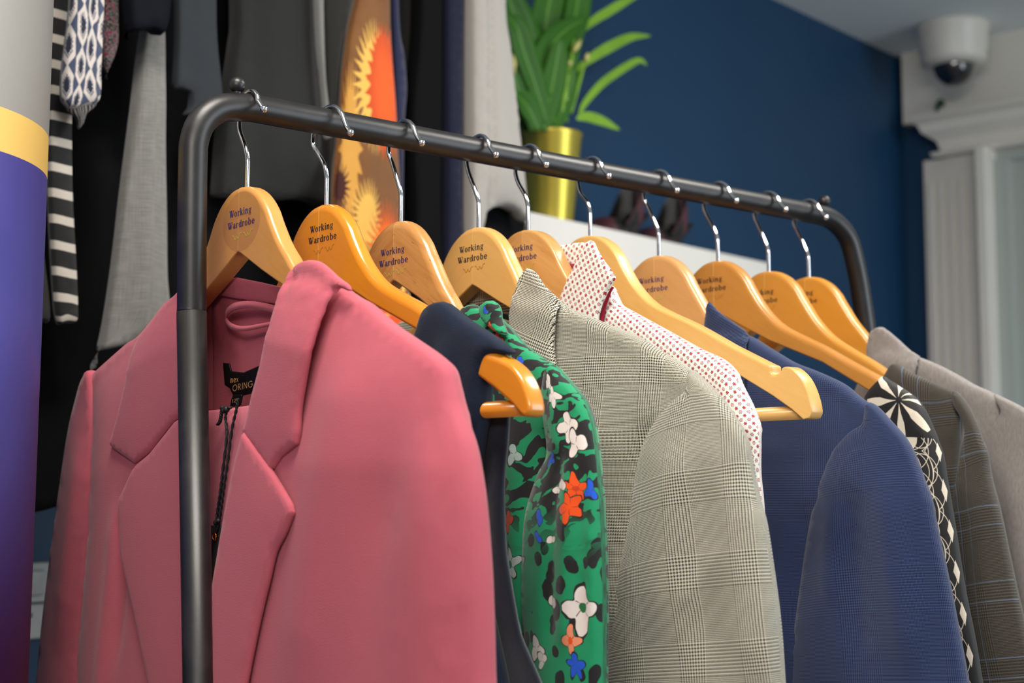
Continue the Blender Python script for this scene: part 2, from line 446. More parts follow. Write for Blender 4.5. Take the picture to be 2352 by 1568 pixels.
mesh_obj('dome', *lathe([(rr*.63*math.cos(a)+1e-5, -.084-rr*.66*math.sin(a)) for a in np.linspace(0, PI/2, 12)], cp, 40), dg, t)

# switch plates on the blue wall
m_pl = plain('switch_plastic', (186, 188, 184), .4)
wL = Frame(K0, WD, WN)
def plate(x0, y0, x1, y1, lab, kind):
    p = wL.loc([(x0, y0), (x1, y1), (x1, y0), (x0, y1)], .01); s0, s1 = p[:, 0].min(), p[:, 0].max(); z1 = (p[0][1]+p[2][1])/2; z0 = (p[1][1]+p[3][1])/2
    c = wallpt((s0+s1)/2, 0, (z0+z1)/2); t = thing(kind, c, lab, 'switch')
    o = slabw('plate', s0, s1, 0, .01, z0, z1, m_pl, t, .002); return t, s0, s1, z0, z1
t, s0, s1, z0, z1 = plate(30, 1292, 120, 1384, 'white light switch plate low on the blue wall, the upper of two', 'light_switch')
slabw('rocker', s1-.040, s1-.012, .01, .016, z0+.008, z1-.008, m_pl, t, .002)
slabw('rocker', s0+.008, s0+.036, .01, .016, z0+.008, z1-.008, m_pl, t, .002)
t, s0, s1, z0, z1 = plate(30, 1388, 108, 1468, 'white plate with a small dark slot, just under the light switch', 'fused_switch')
slabw('slot', s0+.012, s0+.022, .01, .0125, z1-.014, z1-.009, plain('black_plastic', (20, 20, 20), .4), t)

# ---------------------------------------------------------------- banner column, bottom left
bc = at(97-490, 700, 1.0); m = M('printed_banner', .45); o_ = m.obj(); zz = o_[2]
zt = hit(97, 300, bc, np.array([Fh[0], Fh[1], 0]))[2]; zb = hit(90, 395, bc, np.array([Fh[0], Fh[1], 0]))[2]
ring = m.noise(m.xyz(*o_), 3, 2)
g1 = zz.step(zb-.36, zb-.12); g2 = zz.step(zb-.15, zb-.0)
c1 = m.mix(g1, srgb((48, 14, 62)), srgb((82, 88, 172))); c1 = m.mix(g2, c1, srgb((64, 58, 136)))
c2 = m.mix(zz > zb, c1, srgb((226, 186, 98))); c3 = m.mix(zz > zt, c2, m.mix(ring, srgb((136, 134, 129)), srgb((152, 150, 145)))); m.color(c3)
v, f = lathe([(0, 0), (.126, 0), (.1265, .02)]+[(.1265+.006*z, z) for z in (.5, 1.0, 1.5)]+[(.1375, 1.98), (.136, 2.0), (0, 2.0)], (bc[0]*.985, bc[1]*.985, 0), 96)
ob = mesh_obj('display_column', v, f, m.m); tag(ob, 'round display column printed grey, yellow and purple at the left edge', 'display column')
for ff in ob.data.polygons:
    if len(ff.vertices) > 4: ff.use_smooth = False

# ---------------------------------------------------------------- white shelf, plant, shoes
F_SH = .18
p = wL.loc([(1215, 486), (1765, 603)], F_SH); sh0 = p[0][0]-.06; sh1 = p[1][0]; zsh = p[:, 1].mean()
o = slabw('wall_shelf', sh0, sh1, 0, F_SH, zsh-.075, zsh, m_shelf, None, .002); tag(o, 'long thick white shelf fixed to the blue wall', 'shelf')
m_gold = plain('gold_metal_pot', (216, 196, 84), .33, .85)
pf = Frame(K0, WD, WN); PO = .105
pc = pf.loc([(1265, 312)], PO)[0]; pw = pf.loc([(1190, 312), (1341, 312)], PO)
pr = .047; pcen = wallpt(pc[0], PO, zsh)
ztop = pc[1]+.002
t = thing('potted_plant', pcen, 'leafy green plant in a gold metal pot on the white shelf', 'plant')
hh = ztop-zsh
mesh_obj('pot', *lathe([(0, .0), (pr*.66, 0), (pr*.68, .003), (pr*.97, hh-.006), (pr, hh-.003), (pr, hh), (pr*.94, hh), (pr*.9, hh-.02), (0, hh-.02)], pcen, 48), m_gold, t)
ml = M('leaf_green', .5, spec=.3); u, v = ml.uv(); n_ = ml.noise(ml.xyz(u*4, v*40), 3, 2); mid = (u.abs() < .05)
ml.color(ml.mix(mid, ml.mix(n_, srgb((22, 66, 12)), srgb((66, 126, 30))), srgb((96, 150, 50)))); ml.b.inputs['Transmission Weight'].default_value = .0
mly = plain('young_leaf_green', (128, 176, 48), .4, coat=.2, var=.25, scale=30)
def leaf(pts, w, depth, curl=.3, mat=None, tipw=.0, d1=None, name='leaf'):
    """pts pixels from base to tip, w half width in m"""
    P = []
    for i, p in enumerate(pts):
        dd = depth+((d1 if d1 is not None else depth)-depth)*i/(len(pts)-1); P.append(hit(p[0], p[1], wallpt(0, dd, 0), WN))
    C = catmull(P, 6); n = len(C); T = np.gradient(C, axis=0); T /= np.linalg.norm(T, axis=1)[:, None]; V = []; U = []; Fc = []
    nrm = WN*.8-RT*.1-Fh*.5; nrm /= np.linalg.norm(nrm)
    for i in range(n):
        s = i/(n-1); ww = w*(math.sin(PI*min(1, s*.97+.03))**.8)+.0008; sd = np.cross(T[i], nrm); sd /= np.linalg.norm(sd)+1e-9; nn = np.cross(sd, T[i])
        for k in (-1, -.5, 0, .5, 1): V.append(C[i]+sd*ww*k-nn*ww*curl*(1-abs(k))); U.append((k, s))
    for i in range(n-1):
        for k in range(4): a = i*5+k; Fc.append((a, a+1, a+6, a+5))
    o = mesh_obj(name, V, Fc, mat or ml.m, t, uv=U); solidify(o, .0006); return o
def stalk(pts, r, depth, mat=None):
    P = catmull([hit(p[0], p[1], wallpt(0, depth, 0), WN) for p in pts], 5); mesh_obj('stem', *tube(P, np.linspace(r, r*.7, len(P)), 8), mat or mly, t)
leaf([(1330, 265), (1345, 235), (1385, 190), (1440, 152), (1470, 138), (1486, 150)], .0055, .10, mat=mly)
leaf([(1318, 165), (1360, 132), (1400, 108), (1450, 85), (1495, 82)], .0075, .10, mat=mly)
leaf([(1322, 85), (1360, 50), (1400, 25), (1450, -5), (1500, -30)], .0065, .1, mat=mly)
leaf([(1325, 272), (1350, 268), (1385, 278), (1424, 298)], .0075, .12, mat=mly)
leaf([(1305, 250), (1308, 120), (1330, 10), (1335, -70), (1320, -130)], .020, .11)
leaf([(1290, 240), (1262, 140), (1260, 60), (1272, -20), (1290, -90)], .030, .09)
leaf([(1255, 290), (1250, 200), (1262, 120), (1300, 70), (1350, 40)], .022, .12)
leaf([(1240, 290), (1215, 170), (1200, 70), (1175, 0), (1150, -60)], .026, .10)
leaf([(1260, 290), (1235, 200), (1205, 110), (1190, 60), (1160, 30)], .018, .13)
leaf([(1225, 300), (1210, 240), (1190, 190), (1180, 150), (1150, 120)], .020, .12)
leaf([(1250, 300), (1262, 240), (1275, 180), (1285, 120), (1290, 90)], .018, .13)
leaf([(1240, 300), (1225, 260), (1205, 230), (1185, 215)], .016, .14)
leaf([(1270, 300), (1290, 260), (1310, 200), (1318, 150)], .012, .12)
leaf([(1210, 300), (1198, 270), (1188, 240), (1178, 200)], .018, .09)
for _ in range(9):
    bx = random.uniform(1205, 1320); tx = bx+random.uniform(-50, 45); ty = random.uniform(60, 230); md = ((bx+tx)/2+random.uniform(-18, 18), (300+ty)/2)
    leaf([(bx*.5+632, 305), md, (tx, ty), (tx+random.uniform(-25, 25), ty-random.uniform(-15, 40))], random.uniform(.010, .018), random.uniform(.07, .13))
for pts in ([(1288, 290), (1295, 220), (1310, 150), (1318, 90)], [(1310, 260), (1330, 190), (1346, 130)], [(1268, 280), (1276, 210), (1280, 160)],
            [(1300, 280), (1300, 200), (1303, 140)], [(1235, 290), (1240, 240), (1232, 200)]): stalk(pts, .0035, .115)
mtip = plain('pale_bud', (214, 204, 130), .5)
for a, b in (((1346, 140), (1350, 122)), ((1318, 118), (1334, 92)), ((1180, 170), (1179, 122)), ((1307, 150), (1310, 140))):
    P = [hit(a[0], a[1], wallpt(0, .12, 0), WN), hit((a[0]+b[0])/2, (a[1]+b[1])/2, wallpt(0, .12, 0), WN), hit(b[0], b[1], wallpt(0, .12, 0), WN)]
    mesh_obj('bud', *tube(P, [.002, .0045, .0015], 8), mtip, t)
mesh_obj('soil', *lathe([(0, hh-.012), (pr*.9, hh-.014)], pcen, 24), plain('potting_soil', (40, 30, 20), .9), t)

m_shoe = plain('burgundy_leather', (70, 34, 42), .6); m_lin = plain('black_shoe_lining', (18, 18, 18), .5); m_ins = plain('grey_insole_mark', (90, 90, 88), .5)
ms2 = M('burgundy_and_black_leather', .5); u_, v_ = ms2.uv(); ms2.color(ms2.mix((u_ > .2)*(u_ < .74)*(v_ > .62)*(v_ < .93), srgb((74, 38, 46)), srgb((16, 15, 15)))); m_shoe2 = ms2.m
def shoe(x0, x1, lab, grp):
    a = wL.loc([(x0, 530), (x1, 530)], .12); s0, s1 = a[:, 0]; c = wallpt((s0+s1)/2, .11, zsh); t = thing('court_shoe', c, lab, 'shoe', grp)
    Lg = .112; L0 = s0; n = 26; seg = 22
    def cen(k): return .046*max(0, (k-.4)/.6)**1.4 if k > .4 else 0
    def half(k): return (.026+.009*math.sin(PI*min(1, k*1.7+.05)))*math.sqrt(max(.02, 1-max(0, (.22-k)/.22)**2))*math.sqrt(max(.05, 1-max(0, (k-.82)/.19)**2))
    for inner in (0, 1):
        V = []; Fc = []; U = []
        for i in range(n):
            k = i/(n-1); x = L0+k*Lg; w = half(k)-.0016*inner; rs = cen(k); top = .020+.008*k+.034*max(0, (k-.55)/.45)**1.2
            for j in range(seg):
                q = j/(seg-1)*2-1                # -1 far edge .. 1 near edge, walls up to the topline, closed vamp for the toe
                if k < .38: V.append(wallpt(x, .11+w*q, zsh+.004+rs+(.006+(top+.004)*min(1, k*5))*max(0, 1-abs(q)**2.6)**.6*(1-.04*inner)))
                else:
                    e = abs(q); ww = w*min(1, e*1.8+.0); hh_ = 0 if e < .55 else top*(e-.55)/.45; V.append(wallpt(x, .11+math.copysign(ww, q)*(1-.08*(e > .9)), zsh+.004+rs+hh_+.001*inner))
                U.append((k, abs(q)))
        for i in range(n-1):
            for j in range(seg-1): q = i*seg+j; Fc.append((q, q+1, q+seg+1, q+seg))
        if inner: mesh_obj('lining', V, Fc, m_lin, t)
        else:
            Fc.append(tuple((n-1)*seg+j for j in range(seg))[::-1]); up = mesh_obj('upper', V, Fc, m_shoe2, t, uv=U)
    V = []; Fc = []
    for i in range(n):
        k = i/(n-1); x = L0+k*Lg; w = (.025+.010*math.sin(PI*min(1, k*1.6+.1)))*(1-max(0, (.12-k)/.12)**2*.8)
        for sgn in (-1, 1):
            for dz in (0, .005): V.append(wallpt(x, .11+sgn*w, zsh+.001+cen(k)+dz))
    for i in range(n-1):
        b = i*4
        for q0, q1 in ((0, 1), (1, 3), (3, 2), (2, 0)): Fc.append((b+q0, b+q1, b+4+q1, b+4+q0))
    Fc += [(0, 2, 3, 1), ((n-1)*4, (n-1)*4+1, (n-1)*4+3, (n-1)*4+2)]
    mesh_obj('sole', V, Fc, m_lin, t, smooth=False)
    hx = L0+Lg*.93
    mesh_obj('heel', *tube([wallpt(hx+.006, .11, zsh), wallpt(hx+.004, .11, zsh+.025), wallpt(hx, .11, zsh+.052)], [.0045, .006, .014], 14), m_lin, t)
    return t
shoe(1372, 1450, 'left of two dark burgundy high heeled shoes on the white shelf', 'court shoes on the white shelf')
shoe(1480, 1600, 'right of two dark burgundy high heeled shoes on the white shelf', 'court shoes on the white shelf')

# ---------------------------------------------------------------- garment rack
m_tube = M('black_powder_coat', .40, spec=.6); o_ = m_tube.obj(); n_ = m_tube.noise(m_tube.xyz(*o_), 900, 2); n2_ = m_tube.noise(m_tube.xyz(*o_), 60, 3)
m_tube.color(m_tube.mix(n2_.step(.45, .8), srgb((19, 18, 19)), srgb((33, 32, 32)))).bump(n_, .12, .0003); m_tube = m_tube.m
rx, rz = RAIL[0], RAIL[2]; PX = np.array([1., 0, 0]); TR = .0094
def onx(px, py): return hit(px, py, RAIL, PX)
rack = thing('garment_rack', (rx, .8, 0), 'black tubular clothes rack holding the row of wooden hangers', 'clothes rack')
lp = [onx(440.0, 715.5), onx(440.5, 690), onx(441, 520), onx(443, 370), onx(446, 325), onx(459, 287), onx(484, 260), onx(518, 247)]
r0 = onx(575, 247.3); r1 = onx(1868, 491)
lp = list(lp)+[np.array([rx, r0[1], rz])]
path = catmull(lp, 8); path = np.concatenate([path, [np.array([rx, r0[1]+(r1[1]-r0[1])*k/10, rz]) for k in range(1, 10)]])
rp = [np.array([rx, r1[1], rz]), onx(1902, 500), onx(1930, 522), onx(1950, 553), onx(1963, 600), onx(1974, 655), onx(1986, 735), onx(1999, 830)]
path = np.concatenate([path, catmull(rp, 8)])
mesh_obj('top_tube', *tube(path, TR, 32), m_tube, rack)
Yp = np.array([0, 1., 0]); jt = onx(439.5, 702)
jb = hit(455, 1568, jt, Yp); dr_ = (jb-jt)/(jt[2]-jb[2]); bot = jt+dr_*(jt[2]-.05)
jn = hit(440, 717, jt, Yp)
mesh_obj('pole', *tube([jn, jn+(bot-jn)*.3, jn+(bot-jn)*.6, bot], TR+.0002, 32), m_tube, rack)
mesh_obj('joint_sleeve', *tube([jn+ZZ*.012, jn, jn-ZZ*.012], [TR-.0010]*3, 32), m_tube, rack)
re = onx(1999, 830); rdir = re-onx(1986, 735); rdir = rdir/abs(rdir[2]); rb = re+(rdir*np.array([1, .25, 1]))*(re[2]-.05)
mesh_obj('pole', *tube([re+ZZ*.002, re+(rb-re)*.3, re+(rb-re)*.6, rb], TR, 32), m_tube, rack)
for e in (bot, rb):
    mesh_obj('foot_tube', *tube([e+PX*.25+ZZ*(-.0), e+PX*.1, e-PX*.1, e-PX*.25], TR, 20), m_tube, rack)
    for sx in (-.2, .2): mesh_obj('castor', *lathe([(0, -.012), (.02, -.012), (.024, 0), (.02, .012), (0, .012)], e+PX*sx-ZZ*.026, 20, (0, 1, 0)), m_lin, rack)
mesh_obj('brace_tube', *tube([bot+ZZ*.05, bot+(rb-bot)*.5+ZZ*.05, rb+ZZ*.05], TR*.8, 16), m_tube, rack)
for px, py in ((545, 195), (1894, 468)):
    b = onx(px, py); b[2] = rz+TR+.0042
    mesh_obj('finial', *merge([ball(b, .0056), tube([b-ZZ*.008, b-ZZ*.005, b], .003, 10)]), m_tube, rack)

# ---------------------------------------------------------------- hangers
def wood(name, a, b, grain=.5, coat=.35, rough=.32, scale=1.0):
    m = M(name, rough, coat=coat); m.b.inputs['Coat Roughness'].default_value = .12
    x, y, z = m.obj(); ax = x.abs(); q = z+ax*.62; l = ax-z*.5
    vec = m.xyz(q*26*scale, l*3, y*14); n = m.noise(vec, 5, 4, .6, .8); fine = m.noise(m.xyz(q*160, l*9, y*90), 6, 3)
    pore = fine.step(.66, .74)*grain
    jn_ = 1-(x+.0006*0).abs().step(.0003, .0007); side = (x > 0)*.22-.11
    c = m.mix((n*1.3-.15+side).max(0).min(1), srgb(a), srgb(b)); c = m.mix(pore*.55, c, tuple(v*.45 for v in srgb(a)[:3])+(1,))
    c = m.mix(jn_*.35, c, srgb((240, 200, 130))); m.color(c).bump(fine, .05, .0003); return m.m
WM = [wood('hanger_wood_amber', (202, 136, 64), (216, 154, 82), .1), wood('hanger_wood_orange', (214, 130, 22), (226, 146, 40), .05, .7, .25),
      wood('hanger_wood_beech', (168, 104, 46), (216, 162, 94), 1.6, .4), wood('hanger_wood_pale', (216, 160, 84), (228, 178, 104), .08),
      wood('hanger_wood_knotty', (184, 120, 56), (226, 174, 106), .8, scale=.6), wood('hanger_wood_honey', (220, 166, 86), (232, 184, 110), .1, .25),
      wood('hanger_wood_beige', (204, 146, 84), (218, 164, 104), .12, .25), wood('hanger_wood_brown', (190, 126, 52), (206, 142, 66), .15),
      wood('hanger_wood_gold', (206, 138, 52), (216, 150, 62), .1), wood('hanger_wood_deep_gold', (208, 136, 44), (220, 152, 58), .1)]
m_chrome = plain('chrome_wire', (225, 225, 228), .09, 1)
m_navyp = plain('navy_print', (44, 36, 96), .5); m_blackp = plain('black_print', (26, 30, 40), .5); m_lime = plain('lime_print', (200, 190, 70), .5); m_gilt = plain('faint_gold_print', (186, 128, 40), .5)
m_stk = M('clear_sticker', .25); m_stk.color(srgb((176, 128, 86))); m_stk.b.inputs['Alpha'].default_value = .2; m_stk = m_stk.m
# glyphs: drawn as thick and thin strokes in a box of x-height 1
def st(x0, y0, x1, y1, w): return [(x0-w/2, y0), (x0+w/2, y0), (x1+w/2, y1), (x1-w/2, y1)]
def hb(x0, x1, y, t): return [(x0, y-t/2), (x1, y-t/2), (x1, y+t/2), (x0, y+t/2)]
def bowl(cx, cy, rx_, ry_, tk, tn, a0=0, a1=360, n=16):
    Q = []
    for k in range(n):
        A0, A1 = math.radians(a0+(a1-a0)*k/n), math.radians(a0+(a1-a0)*(k+1)/n)
        pt = lambda a, o: (cx+(rx_-(tk if o else 0))*math.cos(a), cy+(ry_-(tn if o else 0))*math.sin(a))
        Q.append([pt(A0, 0), pt(A1, 0), pt(A1, 1), pt(A0, 1)])
    return Q
TKK, TNN = .23, .11
GL = {
 'W': (1.28, [st(.12, 1.4, .42, 0, .25), st(.44, 0, .66, 1.15, .11), st(.52, 1.4, .84, 0, .25), st(.86, 0, 1.14, 1.4, .11), hb(-.06, .34, 1.4, .09), hb(.38, .78, 1.4, .09), hb(.98, 1.3, 1.4, .09)]),
 'o': (.84, bowl(.38, .5, .36, .54, TKK, TNN)),
 'r': (.62, [st(.18, 0, .18, 1, .23), hb(.0, .38, .04, .08), hb(0, .2, .98, .08)]+bowl(.42, .62, .24, .42, .12, .14, 20, 170, 8)),
 'k': (.86, [st(.18, 0, .18, 1.5, .23), hb(0, .36, .04, .08), hb(0, .2, 1.47, .08), st(.26, .42, .62, 1.0, .12), st(.36, .6, .7, 0, .24), hb(.5, .84, .04, .08), hb(.46, .76, .98, .08)]),
 'i': (.42, [st(.18, 0, .18, 1, .23), hb(0, .36, .04, .08), hb(0, .2, .98, .08)]+bowl(.18, 1.34, .13, .15, .12, .14, n=8)),
 'n': (.88, [st(.18, 0, .18, 1, .23), hb(0, .36, .04, .08), hb(0, .2, .98, .08), st(.64, 0, .64, .7, .23), hb(.48, .84, .04, .08)]+bowl(.46, .62, .295, .42, .2, .16, 0, 165, 9)),
 'g': (.8, bowl(.36, .66, .3, .37, .18, .1)+bowl(.37, -.12, .33, .27, .13, .1)+[hb(.3, .58, .17, .12), st(.2, .3, .2, .12, .14), hb(.55, .78, .98, .12)]),
 'a': (.78, [st(.56, 0, .56, .72, .22), hb(.5, .78, .04, .08)]+bowl(.4, .68, .27, .36, .16, .12, 0, 165, 8)+bowl(.32, .29, .27, .31, .18, .1)),
 'd': (.86, [st(.64, 0, .64, 1.5, .22), hb(.5, .7, 1.47, .08), hb(.64, .86, .04, .08)]+bowl(.38, .5, .34, .53, .2, .11)),
 'b': (.84, [st(.16, 0, .16, 1.5, .22), hb(0, .2, 1.47, .08)]+bowl(.42, .5, .36, .53, .22, .11)),
 'e': (.74, bowl(.38, .5, .36, .54, .22, .12, 0, 325)+[hb(.2, .72, .52, .1)]),
 'x': (.7, [st(.12, 1, .56, 0, .12), st(.56, 1, .12, 0, .09)]),
 'O': (1.1, bowl(.52, .5, .5, .52, .11, .1)), 'R': (.8, [st(.1, 0, .1, 1, .11), st(.32, .45, .64, 0, .12)]+bowl(.3, .73, .3, .27, .1, .1, -90, 90)+[hb(.1, .3, .95, .1), hb(.1, .3, .5, .1)]),
 'I': (.3, [st(.1, 0, .1, 1, .11)]), 'N': (.9, [st(.1, 0, .1, 1, .1), st(.1, 1, .7, 0, .12), st(.7, 0, .7, 1, .1)]),
 'G': (1.05, bowl(.52, .5, .5, .52, .11, .1, 35, 360)+[hb(.55, 1.0, .48, .1)]),
 '1': (.4, [st(.16, 0, .16, 1.3, .12), st(.04, 1.1, .16, 1.3, .1)]), '2': (.7, bowl(.3, .95, .28, .34, .1, .1, -30, 170)+[st(.08, .05, .52, .8, .12), hb(.04, .6, .06, .11)])}
def lettering(name, text, fr3, u0, z0, width, xh, mat, parent, d):
    """fr3(u,z,d) -> world; text starts at u0, baseline z0"""
    adv = sum(GL[c][0] for c in text)+.06*(len(text)-1); kx = width/adv; x = 0; V = []; Fc = []
    for c in text:
        for k, q in enumerate(GL[c][1]):
            b = len(V)
            for (a, y) in q: V.append(fr3(u0+(x+a)*kx, z0+y*xh, d+.00001*(k % 7)))
            Fc.append((b, b+1, b+2, b+3))
        x += GL[c][0]+.06
    return mesh_obj(name, V, Fc, mat, parent, smooth=False)

HTOP = [(0, 0), (.012, -.0018), (.0245, -.0085), (.0345, -.0185), (.0415, -.0295), (.0535, -.0455), (.070, -.0600), (.0905, -.0702), (.116, -.0812), (.150, -.0985), (.180, -.1128), (.198, -.1198)]
HTOP_TIP = [(.210, -.1275), (.218, -.1370), (.2225, -.1480)]
HNOTCH = [(.1835, -.1140), (.1885, -.1165), (.1885, -.1205), (.1920, -.1225), (.1965, -.1205), (.1990, -.1180), (.2055, -.1185), (.2145, -.1260), (.2205, -.1370), (.2235, -.1485)]
HBOT = [(.2215, -.1535), (.2160, -.1545), (.2060, -.1470), (.190, -.1372), (.155, -.1185), (.118, -.0985), (.060, -.0735), (.030, -.0590), (.004, -.0455)]
def poly_hanger(notch, uc=9, ks=1, sl=0):
    if notch: top = HTOP[:-2]+[(.178, -.1115)]+HNOTCH
    else: top = HTOP+HTOP_TIP
    cu = [tuple(p) for p in catmull(HTOP[:10], 4)]
    rest = [tuple(p) for p in (catmull(HTOP[9:]+HTOP_TIP+HBOT[:3], 4) if not notch else catmull([HTOP[9], (.178, -.1115)]+HNOTCH+HBOT[:1], 3))]
    right = cu+rest[1:]+(HBOT[1:] if notch else HBOT[3:])
    right = right+[(.0, -.0436)]
    left = [(-a, b) for a, b in right[1:-1]][::-1]
    P = np.array(right+left)
    a_ = np.abs(P[:, 0]); k_ = a_ > .1; P[k_, 0] = np.sign(P[k_, 0])*(.1+(a_[k_]-.1)*ks); P[k_, 1] = -.074+(P[k_, 1]+.074)*ks
    topm = np.zeros(len(P), bool); nr = len(right); it = int(np.argmax(P[:nr, 0])); topm[:it+1] = True; topm[2*nr-2-it:] = True
    P[:, 1] -= np.where(topm, .0042*np.clip((np.abs(P[:, 0])-uc)/.012, 0, 1), 0)
    global BOTM
    BOTM = ~topm
    P[:, 1] -= sl*np.maximum(0, np.abs(P[:, 0])-.045)
    keep = [0]
    for i in range(1, len(P)):
        if np.linalg.norm(P[i]-P[keep[-1]]) > .0006: keep.append(i)
    BOTM = BOTM[keep]
    return P[keep]
def hanger_body(notch, bev, th=.0062, uc=9, ks=1, sl=0):
    P = poly_hanger(notch, uc, ks, sl); n = len(P)
    t = np.roll(P, -1, 0)-np.roll(P, 1, 0); t /= np.linalg.norm(t, axis=1)[:, None]; N = np.stack([-t[:, 1], t[:, 0]], 1)   # clockwise outline
    if np.sum(P[:, 0]*np.roll(P[:, 1], -1)-np.roll(P[:, 0], -1)*P[:, 1]) > 0: N = N
    else: N = -N
    V = []; Fc = []; rings = []
    k = 5; prof = [(bev*1.12, th), (bev, th)]+[(bev*(1-math.sin(a)), th-bev*.9*(1-math.cos(a))) for a in np.linspace(0, PI/2, k)[1:]]
    prof = prof+[(e, -y) for e, y in prof[::-1]]
    fac = np.where(BOTM & (np.abs(P[:, 0]) < .165), .25, 1.)
    fac = np.where(np.abs(P[:, 0]) > .1+.1*ks, np.minimum(fac, .45), fac)
    for _ in range(8): fac = (np.roll(fac, 1)+fac+np.roll(fac, -1))/3
    for e, y in prof: rings.append(len(V)); V += [(p[0]+q[0]*e*k_, -(math.copysign(th, y)-(math.copysign(th, y)-y)*k_), p[1]+q[1]*e*k_) for p, q, k_ in zip(P, N, fac)]
    for a, b in zip(rings, rings[1:]):
        for i in range(n): j = (i+1) % n; Fc.append((a+i, a+j, b+j, b+i))
    for r0_, fl in ((rings[0], 1), (rings[-1], 0)):
        q2 = [Vector((V[r0_+i][0], V[r0_+i][2])) for i in range(n)]; yy = V[r0_][1]; b0 = len(V)
        vs, es, fs, ov, oe, of = delaunay_2d_cdt(q2, [(i, (i+1) % n) for i in range(n)], [], 1, 1e-7)
        V += [(v[0], yy, v[1]) for v in vs]
        for f in fs:
            a, b, c = (vs[i] for i in f); ccw = (b[0]-a[0])*(c[1]-a[1])-(b[1]-a[1])*(c[0]-a[0]) > 0
            f = [b0+i for i in f]; Fc.append(tuple(f) if ccw == bool(fl) else tuple(f[::-1]))
    return V, Fc
def hook_path(drop, r, lean=.0, end=.0):
    """wire in the hanger plane: shaft up from the wood, S bend, round the far side of the rail, over its top, ball end on the near side"""
    zt = TR+.0017; zc = zt-r
    pts = [(0, -drop-.012), (0, -drop+.014), (-.0006, -drop+.021), (-.004, -drop+.029), (-.0115, zc-.0145+.002), (-r*.99, zc-.004)]
    for a in (165, 140, 115, 90, 65, 40, 18): pts.append((r*math.cos(math.radians(a)), zc+r*math.sin(math.radians(a))))
    pts += [(r+.0025, zc+.0005), (r+.0065, zc-.0035)]
    return pts
HX = [571, 752, 922, 1100, 1213, 1355, 1512, 1647, 1763, 1855]
HT = [430, 470, 508, 523, 530, 543, 588, 600, 624, 637]
HR = [.0125, .0195, .0165, .0145, .015, .0145, .0165, .0155, .015, .0155]
NOT = [0, 0, 0, 0, 1, 1, 0, 0, 0, 0]; BEV = [.0036, .0052, .0058, .0040, .0022, .0020, .0040, .0040, .0040, .0040]
HLAB = ['hanger nearest the camera, carrying the pink blazer', 'glossy orange wooden hanger carrying the sleeveless navy top', 'brown grained beech hanger holding the green floral blouse',
        'pale wooden hanger carrying the grey houndstooth check blazer', 'wooden hanger behind the houndstooth blazer, inside the dotted shirt collar',
        'empty pale hanger with a notched arm and bare trouser bar', 'beige wooden hanger carrying the navy blue check blazer', 'brown wooden hanger carrying the black and cream print blouse',
        'golden wooden hanger carrying the dark brown check jacket', 'farthest golden wooden hanger on the rail, carrying the plain grey jacket']
TXT = [(585, 512, 1), (773, 547, 0), (937, 601, 1), (1119, 593, 0), (1232.6, 592.6, 1), None, (1533.7, 665, 1), (1667.6, 664.5, 0), (1786, 692.7, 0), (1877, 694.6, 0)]
UC = [.062, 9, .066, .047, .062, 9, .052, .166, .127, .062]; KS = [.94, 1, .62, .95, .86, 1, .92, .8, .68, .86]
SLP = [0, 0, .28, 0, 0, 0, .12, .03, .13, .13]
HY = [yfor(x) for x in HX]; FR = []; HTZ = []
